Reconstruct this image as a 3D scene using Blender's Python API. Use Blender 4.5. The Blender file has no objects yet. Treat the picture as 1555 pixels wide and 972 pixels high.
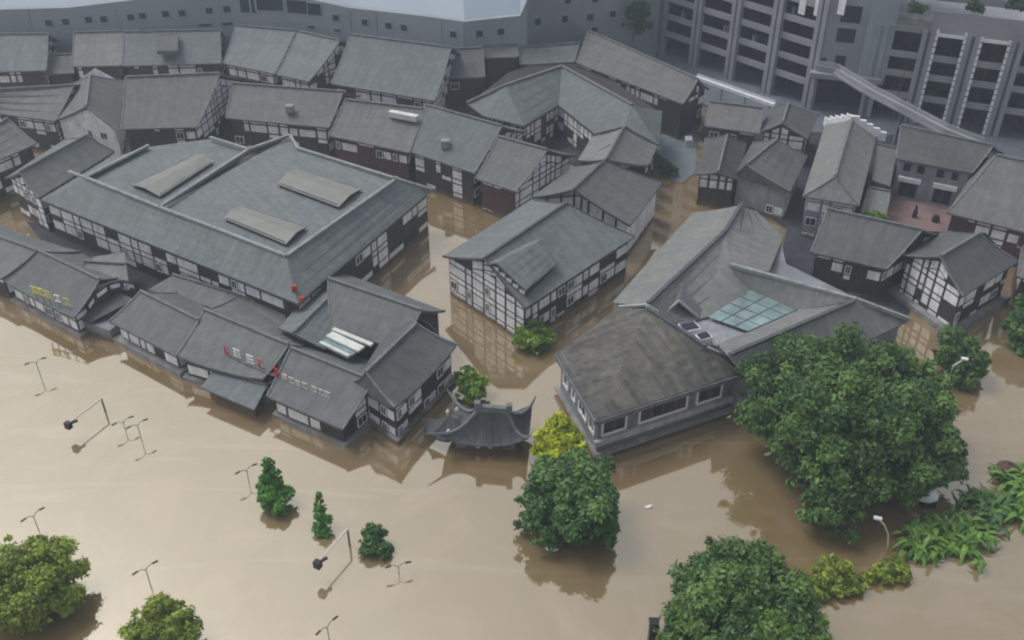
import bpy, math, random
import numpy as np
from mathutils import Vector

# ------------------------------------------------------------------ camera, sky, sun, exposure
S = bpy.context.scene
COL = S.collection
R = math.radians
FPX, CX, CY, CAMH, PITCH = 1500.0, 777.5, 486.0, 65.0, R(34.8)
cam = bpy.data.cameras.new("camera"); cam.sensor_width = 36.0; cam.lens = FPX/1555*36
cam.clip_end = 3000
camo = bpy.data.objects.new("camera", cam); COL.objects.link(camo)
camo.location = (0, 0, CAMH); camo.rotation_euler = (R(90)-PITCH, 0, 0)
S.camera = camo

SUN_EL, SUN_AZ = R(58), R(-60)          # azimuth from +Y towards +X
W = bpy.data.worlds.new("World"); S.world = W; W.use_nodes = True
nt = W.node_tree; nt.nodes.clear()
sky = nt.nodes.new('ShaderNodeTexSky'); sky.sky_type = 'NISHITA'; sky.sun_disc = False
sky.sun_elevation = SUN_EL; sky.sun_rotation = SUN_AZ
sky.dust_density = 4.0; sky.air_density = 1.0; sky.ozone_density = 1.0
hs = nt.nodes.new('ShaderNodeHueSaturation'); hs.inputs['Saturation'].default_value = 0.22
bg = nt.nodes.new('ShaderNodeBackground'); bg.inputs['Strength'].default_value = 0.14
wo = nt.nodes.new('ShaderNodeOutputWorld')
nt.links.new(sky.outputs[0], hs.inputs['Color']); nt.links.new(hs.outputs[0], bg.inputs[0]); nt.links.new(bg.outputs[0], wo.inputs[0])
sl = bpy.data.lights.new("sun", 'SUN'); sl.energy = 1.0; sl.angle = R(20); sl.color = (1, .96, .9)
so = bpy.data.objects.new("sun", sl); COL.objects.link(so)
so.rotation_euler = (R(90)-SUN_EL, 0, -SUN_AZ+math.pi)
S.view_settings.view_transform = 'Standard'; S.view_settings.look = 'None'
S.view_settings.exposure = 0.24; S.view_settings.gamma = 1.0; S.view_settings.use_curve_mapping = False
try:
    S.cycles.max_bounces = 6; S.cycles.volume_bounces = 0; S.cycles.pixel_filter_type = 'BLACKMAN_HARRIS'; S.cycles.filter_width = 2.1
except Exception: pass

def P(px, py, z):
    """ground-plan point seen at photo pixel (px,py), standing at height z above the flood water"""
    a = (px-CX)/FPX; b = (CY-py)/FPX
    d = (a, math.cos(PITCH)+b*math.sin(PITCH), -math.sin(PITCH)+b*math.cos(PITCH))
    t = (z-CAMH)/d[2]
    return Vector((d[0]*t, d[1]*t, z))
def PR(p):
    Z = p[2]-CAMH
    f = p[1]*math.cos(PITCH)-Z*math.sin(PITCH); u = p[1]*math.sin(PITCH)+Z*math.cos(PITCH)
    return (CX+FPX*p[0]/f, CY-FPX*u/f)
def zat(p, py):
    """height at which the vertical through p reaches photo row py"""
    lo, hi = -5, 60
    for _ in range(40):
        m = (lo+hi)/2
        if PR((p[0], p[1], m))[1] > py: lo = m
        else: hi = m
    return lo

# ------------------------------------------------------------------ materials
MATS = {}
def newmat(name):
    m = bpy.data.materials.new(name); m.use_nodes = True
    b = m.node_tree.nodes['Principled BSDF']
    return m, m.node_tree, b
def N(t, typ, **kw):
    n = t.nodes.new(typ)
    for k, v in kw.items(): setattr(n, k, v)
    return n
def L(t, a, b): t.links.new(a, b)
def mix(t, fac, c1, c2, mode='MIX'):
    n = N(t, 'ShaderNodeMix', data_type='RGBA', blend_type=mode)
    for s, v in ((n.inputs[0], fac), (n.inputs[6], c1), (n.inputs[7], c2)):
        if hasattr(v, 'is_linked') or hasattr(v, 'links'): L(t, v, s)
        elif isinstance(v, (int, float)): s.default_value = v
        else: s.default_value = (*v, 1) if len(v) == 3 else v
    return n.outputs[2]
def ramp(t, src, a, b):
    n = N(t, 'ShaderNodeMapRange'); L(t, src, n.inputs[0])
    n.inputs[1].default_value = a; n.inputs[2].default_value = b
    return n.outputs[0]

def tile_mat(name, base, alt, streak=.5):
    m, t, b = newmat(name)
    uv = N(t, 'ShaderNodeTexCoord')
    mp = N(t, 'ShaderNodeMapping'); mp.inputs['Scale'].default_value = (1.7, .12, 1); L(t, uv.outputs['UV'], mp.inputs[0])
    n1 = N(t, 'ShaderNodeTexNoise'); n1.inputs['Scale'].default_value = 1.0; n1.inputs['Detail'].default_value = 5; L(t, mp.outputs[0], n1.inputs[0])
    geo = N(t, 'ShaderNodeNewGeometry')
    n2 = N(t, 'ShaderNodeTexNoise'); n2.inputs['Scale'].default_value = .13; n2.inputs['Detail'].default_value = 6; n2.inputs['Roughness'].default_value = .65
    L(t, geo.outputs['Position'], n2.inputs[0])
    n3 = N(t, 'ShaderNodeTexNoise'); n3.inputs['Scale'].default_value = 1.1; n3.inputs['Detail'].default_value = 4; L(t, geo.outputs['Position'], n3.inputs[0])
    c = mix(t, ramp(t, n2.outputs[0], .35, .68), base, alt)
    c = mix(t, ramp(t, n1.outputs[0], .3, .75), c, tuple(v*(1-streak*.55) for v in base))
    c = mix(t, ramp(t, n3.outputs[0], .45, 1.0), c, tuple(min(1, v*1.25) for v in alt))
    # moss and dirt patches
    n4 = N(t, 'ShaderNodeTexNoise'); n4.inputs['Scale'].default_value = .35; n4.inputs['Detail'].default_value = 3; L(t, geo.outputs['Position'], n4.inputs[0])
    mo = N(t, 'ShaderNodeMath', operation='MULTIPLY'); L(t, ramp(t, n4.outputs[0], .55, .75), mo.inputs[0]); mo.inputs[1].default_value = .35
    c = mix(t, mo.outputs[0], c, (.13, .135, .10))
    n7 = N(t, 'ShaderNodeTexNoise'); n7.inputs['Scale'].default_value = .22; n7.inputs['Detail'].default_value = 8; n7.inputs['Roughness'].default_value = .75; n7.inputs['Distortion'].default_value = .6; L(t, geo.outputs['Position'], n7.inputs[0])
    m7 = N(t, 'ShaderNodeMath', operation='MULTIPLY'); L(t, ramp(t, n7.outputs[0], .52, .66), m7.inputs[0]); m7.inputs[1].default_value = .4
    c = mix(t, m7.outputs[0], c, tuple(v*.62 for v in base))
    # odd patched rows of newer tiles
    br = N(t, 'ShaderNodeTexBrick'); br.inputs['Scale'].default_value = 1; br.inputs['Brick Width'].default_value = 2.6; br.inputs['Row Height'].default_value = 1.7; br.inputs['Mortar Size'].default_value = 0
    br.inputs['Color1'].default_value = (.86, .86, .86, 1); br.inputs['Color2'].default_value = (1.14, 1.14, 1.14, 1); L(t, uv.outputs['UV'], br.inputs[0])
    c = mix(t, .35, c, mix(t, 1.0, c, br.outputs[0], 'MULTIPLY'))
    oi = N(t, 'ShaderNodeObjectInfo')
    mr = N(t, 'ShaderNodeMapRange'); L(t, oi.outputs['Random'], mr.inputs[0]); mr.inputs[3].default_value = .88; mr.inputs[4].default_value = 1.12
    mm = N(t, 'ShaderNodeVectorMath', operation='SCALE'); L(t, c, mm.inputs[0]); L(t, mr.outputs[0], mm.inputs[3])
    # tile gutters and courses
    w = N(t, 'ShaderNodeTexWave', wave_type='BANDS', bands_direction='X'); w.inputs['Scale'].default_value = 1.05; w.inputs['Distortion'].default_value = .6; w.inputs['Detail'].default_value = 1; L(t, uv.outputs['UV'], w.inputs[0])
    c2 = mix(t, w.outputs['Fac'], mm.outputs[0], tuple(v*.72 for v in base)); 
    fx = N(t, 'ShaderNodeMix', data_type='RGBA'); fx.inputs[0].default_value = .22; L(t, mm.outputs[0], fx.inputs[6]); L(t, c2, fx.inputs[7])
    L(t, fx.outputs[2], b.inputs['Base Color'])
    bp = N(t, 'ShaderNodeBump'); bp.inputs['Strength'].default_value = .5; bp.inputs['Distance'].default_value = .07
    L(t, w.outputs['Fac'], bp.inputs['Height']); L(t, bp.outputs[0], b.inputs['Normal'])
    b.inputs['Roughness'].default_value = .75
    b.inputs['Specular IOR Level'].default_value = .3
    MATS[name] = m; return m
def plain(name, col, rough=.8, var=.25, scale=1.5, spec=.3, metal=0, mud=False):
    m, t, b = newmat(name)
    geo = N(t, 'ShaderNodeNewGeometry')
    n = N(t, 'ShaderNodeTexNoise'); n.inputs['Scale'].default_value = scale; n.inputs['Detail'].default_value = 5; L(t, geo.outputs['Position'], n.inputs[0])
    c = mix(t, ramp(t, n.outputs[0], .3, .7), tuple(v*(1-var) for v in col), tuple(min(1, v*(1+var)) for v in col))
    if mud:     # silt left on the walls just above the flood line, and rain streaks below the eaves
        sp = N(t, 'ShaderNodeSeparateXYZ'); L(t, geo.outputs['Position'], sp.inputs[0])
        ns = N(t, 'ShaderNodeTexNoise'); ns.inputs['Scale'].default_value = .8; L(t, geo.outputs['Position'], ns.inputs[0])
        ad = N(t, 'ShaderNodeMath', operation='MULTIPLY_ADD'); L(t, ns.outputs[0], ad.inputs[0]); ad.inputs[1].default_value = -1.1; L(t, sp.outputs[2], ad.inputs[2])
        c = mix(t, ramp(t, ad.outputs[0], .25, -.25), c, (.13, .10, .065))
        mp = N(t, 'ShaderNodeMapping'); mp.inputs['Scale'].default_value = (2.2, 2.2, .25); L(t, geo.outputs['Position'], mp.inputs[0])
        n5 = N(t, 'ShaderNodeTexNoise'); n5.inputs['Scale'].default_value = 1; n5.inputs['Detail'].default_value = 4; L(t, mp.outputs[0], n5.inputs[0])
        mq = N(t, 'ShaderNodeMath', operation='MULTIPLY'); L(t, ramp(t, n5.outputs[0], .45, .8), mq.inputs[0]); mq.inputs[1].default_value = .6
        c = mix(t, mq.outputs[0], c, tuple(v*.5 for v in col))
    L(t, c, b.inputs['Base Color']); b.inputs['Roughness'].default_value = rough
    b.inputs['Specular IOR Level'].default_value = spec; b.inputs['Metallic'].default_value = metal
    MATS[name] = m; return m
tile_mat('tile_blue', (.140, .158, .167), (.18, .195, .198))
tile_mat('tile_grey', (.135, .146, .148), (.172, .178, .174))
tile_mat('tile_brown', (.138, .138, .142), (.172, .170, .166))
tile_mat('tile_dark', (.09, .098, .102), (.12, .127, .13))
tile_mat('tile_pale', (.19, .203, .203), (.235, .235, .218))
tile_mat('tile_stain', (.08, .078, .078), (.20, .188, .16), .9)
tile_mat('tile_gate', (.08, .09, .103), (.115, .128, .14), .8)
plain('ridge_pale', (.24, .26, .265)); plain('ridge_dark', (.085, .09, .10)); plain('ridge_mid', (.15, .16, .17))
plain('wood_dark', (.05, .042, .042), .7, .4, 2.5, mud=True)
plain('wood_red', (.085, .045, .042), .7, .35, 2.5, mud=True)
plain('plaster', (.76, .76, .79), .85, .2, .9, mud=True)
plain('plaster_grey', (.27, .285, .31), .85, .22, .5, mud=True)
plain('wall_grey', (.20, .21, .235), .85, .25, .4, mud=True)
plain('stone', (.23, .225, .225), .85, .3, .8)
plain('concrete', (.27, .28, .30), .85, .15, .25)
plain('concrete_blue', (.27, .30, .33), .7, .1, .1)
plain('concrete_dark', (.13, .145, .17), .85, .2, .3)
plain('panel_blue', (.30, .36, .43), .5, .06, .05)
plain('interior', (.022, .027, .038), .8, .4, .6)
plain('interior_red', (.06, .04, .048), .8, .4, .6)
plain('glass_dark', (.02, .026, .035), .15, .3, 1, spec=.5)
plain('render_pale', (.42, .42, .43), .85, .2, .8, mud=True)
plain('white_paint', (.72, .73, .75), .6, .12, 1.2)
plain('skylight_cream', (.195, .20, .185), .5, .12, .6)
plain('skylight_white', (.58, .61, .57), .4, .15, .8)
plain('glass_teal', (.19, .265, .27), .5, .4, .45)
plain('courtyard_red', (.20, .135, .13), .9, .2, .4)
plain('ground', (.16, .16, .15), .95, .25, .1)
plain('paving_dark', (.045, .05, .06), .9, .3, .5)
plain('slab_teal', (.15, .18, .20), .8, .2, .3)
plain('metal_black', (.02, .02, .022), .5, .2)
plain('metal_grey', (.17, .165, .155), .5, .2)
plain('metal_pale', (.6, .58, .52), .5, .1)
plain('red_paint', (.42, .05, .04), .6, .2)
plain('yellow_paint', (.62, .58, .12), .6, .2)
plain('bark', (.10, .075, .05), .9, .3, 3)
plain('blue_plastic', (.06, .16, .42), .5, .1)
plain('thatch', (.11, .06, .045), .95, .4, 4)
plain('lily_green', (.12, .2, .05), .8, .3, 2)

def leaf_mat(name, dark, light, rough=.5):
    m, t, b = newmat(name)
    at = N(t, 'ShaderNodeAttribute'); at.attribute_name = 'tint'
    c = mix(t, at.outputs['Fac'], dark, light)
    L(t, c, b.inputs['Base Color']); b.inputs['Roughness'].default_value = rough
    b.inputs['Specular IOR Level'].default_value = .35
    tr = N(t, 'ShaderNodeBsdfTranslucent'); L(t, c, tr.inputs[0])
    mx = N(t, 'ShaderNodeMixShader'); mx.inputs[0].default_value = .22
    L(t, b.outputs[0], mx.inputs[1]); L(t, tr.outputs[0], mx.inputs[2])
    L(t, mx.outputs[0], t.nodes['Material Output'].inputs[0])
    MATS[name] = m
leaf_mat('leaf_camphor', (.035, .09, .028), (.15, .26, .06))
leaf_mat('leaf_deep', (.03, .09, .032), (.13, .25, .06))
leaf_mat('leaf_olive', (.13, .19, .025), (.33, .42, .06))
leaf_mat('leaf_yellow', (.24, .30, .012), (.55, .62, .03))
leaf_mat('leaf_fresh', (.09, .18, .02), (.24, .38, .05))
leaf_mat('leaf_conifer', (.05, .17, .025), (.15, .36, .06))
leaf_mat('leaf_banana', (.06, .15, .025), (.22, .40, .07))
leaf_mat('leaf_far', (.035, .07, .04), (.08, .14, .05))

def water_mat():
    m, t, b = newmat('flood_water'); t.nodes.remove(b)
    geo = N(t, 'ShaderNodeNewGeometry')
    n1 = N(t, 'ShaderNodeTexNoise'); n1.inputs['Scale'].default_value = .022; n1.inputs['Detail'].default_value = 4; n1.inputs['Distortion'].default_value = 1.5; L(t, geo.outputs['Position'], n1.inputs[0])
    n2 = N(t, 'ShaderNodeTexNoise'); n2.inputs['Scale'].default_value = .09; n2.inputs['Detail'].default_value = 6; n2.inputs['Distortion'].default_value = 2.5; L(t, geo.outputs['Position'], n2.inputs[0])
    c = mix(t, ramp(t, n1.outputs[0], .35, .65), (.215, .148, .07), (.255, .19, .108))
    mo = N(t, 'ShaderNodeMath', operation='MULTIPLY'); L(t, ramp(t, n2.outputs[0], .48, .72), mo.inputs[0]); mo.inputs[1].default_value = .6
    c = mix(t, mo.outputs[0], c, (.31, .225, .155))
    mp = N(t, 'ShaderNodeMapping'); mp.inputs['Rotation'].default_value = (0, 0, .35); mp.inputs['Scale'].default_value = (.03, .22, 1); L(t, geo.outputs['Position'], mp.inputs[0])
    n6 = N(t, 'ShaderNodeTexNoise'); n6.inputs['Scale'].default_value = 1; n6.inputs['Detail'].default_value = 7; n6.inputs['Distortion'].default_value = 1.8; L(t, mp.outputs[0], n6.inputs[0])
    m6 = N(t, 'ShaderNodeMath', operation='MULTIPLY'); L(t, ramp(t, n6.outputs[0], .56, .7), m6.inputs[0]); m6.inputs[1].default_value = .3
    c = mix(t, m6.outputs[0], c, (.36, .31, .22))
    d = N(t, 'ShaderNodeBsdfDiffuse'); L(t, c, d.inputs[0])
    g = N(t, 'ShaderNodeBsdfGlossy'); g.inputs['Roughness'].default_value = .05; g.inputs[0].default_value = (1, .965, .83, 1)
    n3 = N(t, 'ShaderNodeTexNoise'); n3.inputs['Scale'].default_value = .5; n3.inputs['Detail'].default_value = 3; L(t, geo.outputs['Position'], n3.inputs[0])
    bp = N(t, 'ShaderNodeBump'); bp.inputs['Strength'].default_value = .06; bp.inputs['Distance'].default_value = .08; L(t, n3.outputs[0], bp.inputs['Height']); L(t, bp.outputs[0], g.inputs['Normal'])
    mx = N(t, 'ShaderNodeMixShader')
    lw = N(t, 'ShaderNodeLayerWeight'); lw.inputs[0].default_value = .5
    mr = N(t, 'ShaderNodeMapRange'); L(t, lw.outputs['Facing'], mr.inputs[0]); mr.inputs[1].default_value = .2; mr.inputs[2].default_value = .9; mr.inputs[3].default_value = .29; mr.inputs[4].default_value = .42
    L(t, mr.outputs[0], mx.inputs[0]); L(t, d.outputs[0], mx.inputs[1]); L(t, g.outputs[0], mx.inputs[2])
    L(t, mx.outputs[0], t.nodes['Material Output'].inputs[0]); MATS['water'] = m
water_mat()

# ------------------------------------------------------------------ mesh helpers
class MB:
    def __init__(s): s.v = []; s.f = []; s.uv = []; s.mi = []
    def face(s, pts, uvs=None, m=0):
        i = len(s.v); s.v += [tuple(p) for p in pts]; s.f.append(tuple(range(i, i+len(pts))))
        s.uv += uvs if uvs else [(p[0], p[1]) for p in pts]; s.mi.append(m)
    def box(s, c, ax, ay, az, m=0):
        """c centre, ax/ay/az half-vectors"""
        c, ax, ay, az = map(Vector, (c, ax, ay, az))
        q = lambda a, b_, d: c+ax*a+ay*b_+az*d
        for F in (((-1,-1,-1),(-1,1,-1),(1,1,-1),(1,-1,-1)), ((-1,-1,1),(1,-1,1),(1,1,1),(-1,1,1)),
                  ((-1,-1,-1),(1,-1,-1),(1,-1,1),(-1,-1,1)), ((1,1,-1),(-1,1,-1),(-1,1,1),(1,1,1)),
                  ((-1,1,-1),(-1,-1,-1),(-1,-1,1),(-1,1,1)), ((1,-1,-1),(1,1,-1),(1,1,1),(1,-1,1))):
            s.face([q(*k) for k in F], m=m)
    def bar(s, a, b, w, h, m=0, up=0.0):
        a, b = Vector(a), Vector(b); d = b-a
        if d.length < 1e-4: return
        d.normalize(); side = d.cross(Vector((0, 0, 1)))
        if side.length < 1e-3: side = Vector((1, 0, 0))
        side.normalize(); u = side.cross(d)
        if u.z < 0: u = -u
        c = (a+b)/2+u*up
        s.box(c, d*((b-a).length/2), side*(w/2), u*(h/2), m)
    def tube(s, pts, rad, n=6, m=0):
        pts = [Vector(p) for p in pts]; rings = []
        for i, p in enumerate(pts):
            d = (pts[min(i+1, len(pts)-1)]-pts[max(i-1, 0)]).normalized()
            x = d.cross(Vector((0, .02, 1)));
            if x.length < .05: x = d.cross(Vector((1, 0, 0)))
            x.normalize(); y = d.cross(x); r = rad[i] if isinstance(rad, (list, tuple)) else rad
            rings.append([p+x*math.cos(k*2*math.pi/n)*r+y*math.sin(k*2*math.pi/n)*r for k in range(n)])
        for a, b in zip(rings, rings[1:]):
            for k in range(n): s.face([a[k], a[(k+1) % n], b[(k+1) % n], b[k]], m=m)
        s.face(rings[-1], m=m); s.face(rings[0][::-1], m=m)
    def prism(s, poly, z0, z1, m=0):
        """vertical prism on plan polygon"""
        ar = sum(poly[i][0]*poly[(i+1) % len(poly)][1]-poly[(i+1) % len(poly)][0]*poly[i][1] for i in range(len(poly)))
        if ar < 0: poly = poly[::-1]
        n = len(poly)
        s.face([(p[0], p[1], z1) for p in poly], m=m); s.face([(p[0], p[1], z0) for p in poly[::-1]], m=m)
        for i in range(n):
            a, b = poly[i], poly[(i+1) % n]
            s.face([(a[0], a[1], z0), (b[0], b[1], z0), (b[0], b[1], z1), (a[0], a[1], z1)], m=m)
    def build(s, name, mats, parent=None, smooth=False):
        me = bpy.data.meshes.new(name); me.from_pydata(s.v, [], s.f)
        ul = me.uv_layers.new(name='UVMap')
        ul.data.foreach_set('uv', [c for u in s.uv for c in u])
        if isinstance(mats, str): mats = [mats]
        for k in mats: me.materials.append(MATS[k])
        me.polygons.foreach_set('material_index', s.mi)
        me.update()
        o = bpy.data.objects.new(name, me); COL.objects.link(o)
        if smooth:
            me.polygons.foreach_set('use_smooth', [True]*len(s.f))
        if parent is not None:
            o.parent = parent; o.location = -Vector(parent.location)
        return o
def tag(o, label=None, cat=None, group=None, kind=None):
    if label: o['label'] = label
    if cat: o['category'] = cat
    if group: o['group'] = group
    if kind: o['kind'] = kind
    return o
def empty(name, loc, label, cat, group=None):
    o = bpy.data.objects.new(name, None); COL.objects.link(o); o.location = loc
    return tag(o, label, cat, group)
def struct(name, mb, mat):
    o = mb.build(name, mat); o['kind'] = 'structure'; return o

# ------------------------------------------------------------------ roofs
def slope(mb, ea, eb, tb, ta, th=.22, sag=.22, rows=4, zlo=None, zhi=None, lift=0):
    """one roof slope, eave ea->eb, top ta->tb, slightly concave, with thickness"""
    ea, eb, tb, ta = map(Vector, (ea, eb, tb, ta))
    along = (eb-ea); along.z = 0; along = along.normalized() if along.length > .01 else Vector((1, 0, 0))
    cols = 5 if (lift or abs(ta.z-tb.z) > .3 or abs(ea.z-eb.z) > .3) else 1
    def pt(u, t):
        a = ea.lerp(ta, t); b = eb.lerp(tb, t); p = a.lerp(b, u)
        p.z -= sag*(1.0 if abs(ta.z-ea.z) > .5 else .2)*4*t*(1-t)*abs(ta.z-ea.z)*.25
        if lift: p.z += lift*(abs(2*u-1)**3)*(1-t)**2
        return p
    nrm = (eb-ea).cross(ta-ea if (ta-ea).length > .1 else tb-ea)
    flip = nrm.z < 0
    org = ea
    def uvp(p):
        q = p-org; un = q.dot(along)
        vv = math.sqrt(max(0, q.length_squared-un*un)); return (un, vv)
    D = Vector((0, 0, -th))
    for r in range(rows):
        t0, t1 = r/rows, (r+1)/rows
        for c in range(cols):
            u0, u1 = c/cols, (c+1)/cols
            q = [pt(u0, t0), pt(u1, t0), pt(u1, t1), pt(u0, t1)]
            if (q[2]-q[3]).length < .02: q = q[:3]
            if flip: q = q[::-1]
            mb.face(q, [uvp(p) for p in q])
            mb.face([p+D for p in q[::-1]])
        for u in (0, 1):
            q = [pt(u, t0), pt(u, t1)]; mb.face([q[0], q[1], q[1]+D, q[0]+D])
    for c in range(cols):
        a, b = pt(c/cols, 0), pt((c+1)/cols, 0); mb.face([a, b, b+D, a+D])

RNG = random.Random(7)
def clip_top(s0, s1, z0, z1, prof):
    """rectangle in wall coordinates cut off along the verge line"""
    out = []; k = 4; base = [(s0, z0)]; top = []
    for i in range(k+1):
        s = s0+(s1-s0)*i/k; top.append((s, min(z1, prof(s))))
    top = [(s, z) for s, z in top if z > z0+.02]
    if len(top) < 2: return None
    return [(top[0][0], z0), (top[-1][0], z0)]+top[::-1]
def facade(root, a, b, z0, z1, prof=None, style='dark', bay=1.9, white=.35, win=.16, pan=None, wins=None, rng=None, low=.45, vband=False):
    """timber bays on the outside of a wall a->b (plan); outside is on the right of a->b; prof(s)->top height; pan gets plaster faces as material 1"""
    rng = rng or RNG
    a, b = Vector((a[0], a[1], 0)), Vector((b[0], b[1], 0)); Lw = (b-a).length
    if Lw < .8: return
    d = (b-a)/Lw; n = Vector((d.y, -d.x, 0)); Z = Vector((0, 0, 1))
    # uneven bays
    cuts = [0.0]
    while cuts[-1] < Lw-bay*.6: cuts.append(cuts[-1]+bay*rng.choice((.55, .8, 1.0, 1.0, 1.5)))
    cuts[-1] = Lw; nb = len(cuts)-1
    if nb < 1: return
    def plate(poly):
        pts = [a+d*s+Z*z+n*.05 for s, z in poly]; ins = [p-n*.06 for p in pts]
        pan.face(pts, m=1)
        for k in range(len(pts)): pan.face([pts[k], ins[k], ins[(k+1) % len(pts)], pts[(k+1) % len(pts)]], m=1)
    rows = []; z = z1; hts = [.8, 1.35, .75, 1.4, .9, 1.3]; i = 0
    while z > z0+.5 and i < 6:
        h = hts[i]; rows.append((max(z-h, z0), z, i)); z -= h; i += 1
    for c in range(nb):
        s0, s1 = cuts[c]+.17, cuts[c+1]-.17
        if s1-s0 < .3: continue
        good = rng.random() < white*1.15+.08       # a bright bay or a dark boarded one
        for (r0, r1, ri) in rows:
            pr_ = (white*1.5 if good else white*.45)*(1.0 if ri < 2 else low)
            q = rng.random()
            if ri in (1, 3) and q < win*(1 if ri == 1 else low+.2) and s1-s0 > .55:
                if s1-s0 > 1.6:
                    m = (s0+s1)/2
                    wins.append((a+d*((s0+m)/2)+Z*((r0+r1)/2), d, n, (m-s0)/2*.8, (r1-r0)/2*.78)); plate([(m+.1, r0+.14), (s1, r0+.14), (s1, r1-.12), (m+.1, r1-.12)])
                else: wins.append((a+d*((s0+s1)/2)+Z*((r0+r1)/2), d, n, (s1-s0)/2*.85, (r1-r0)/2*.78))
            elif q > 1-pr_:
                plate([(s0, r0+.12), (s1, r0+.12), (s1, r1-.12), (s0, r1-.12)])
        if prof:
            g = white
            up = (lambda s: prof(s)-.28)
            lowp = (lambda s: prof(s)-1.25)
            if vband:
                k = 4; top = [(s0+(s1-s0)*i/k) for i in range(k+1)]
                if rng.random() < .9:
                    lo_ = [(s, max(z1+.05, lowp(s))) for s in top]; hi_ = [(s, up(s)) for s in top]
                    if all(h[1] > l[1]+.12 for h, l in zip(hi_, lo_)): plate(lo_+hi_[::-1])
                bound = (lambda s: prof(s)-1.42)
            else: bound = up
            z = z1
            while z < z1+6:
                po = clip_top(s0, s1, z+.1, z+.85, bound)
                if po is None: break
                if rng.random() < g*1.2: plate(po)
                z += .95
def add_windows(root, wins, frame='white_paint'):
    for c, d, n, hw, hh in wins:
        mb = MB(); Z = Vector((0, 0, 1))
        mb.box(c+n*.03, d*hw, n*.03, Z*hh, 0)
        for sgn in (-1, 1):
            mb.box(c+n*.05+d*hw*sgn, d*.05, n*.05, Z*(hh+.05), 1)
            mb.box(c+n*.052+Z*hh*sgn, d*hw, n*.048, Z*.05, 1)
        mb.box(c+n*.05, d*.03, n*.035, Z*hh, 1)
        mb.build('window', ['glass_dark', frame], root)

def inset(poly, m):
    """shrink plan polygon (list of Vectors, any winding) by m; returns ccw list"""
    ar = sum(poly[i][0]*poly[(i+1) % len(poly)][1]-poly[(i+1) % len(poly)][0]*poly[i][1] for i in range(len(poly)))
    if ar < 0: poly = poly[::-1]
    n = len(poly); out = []
    for i in range(n):
        p0, p1, p2 = (Vector((poly[k][0], poly[k][1])) for k in ((i-1) % n, i, (i+1) % n))
        d1 = (p1-p0).normalized(); d2 = (p2-p1).normalized()
        n1 = Vector((-d1.y, d1.x)); n2 = Vector((-d2.y, d2.x))
        bis = n1+n2; k = 2*m/max(bis.length_squared, .4); out.append(p1+bis*k)
    return out

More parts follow.
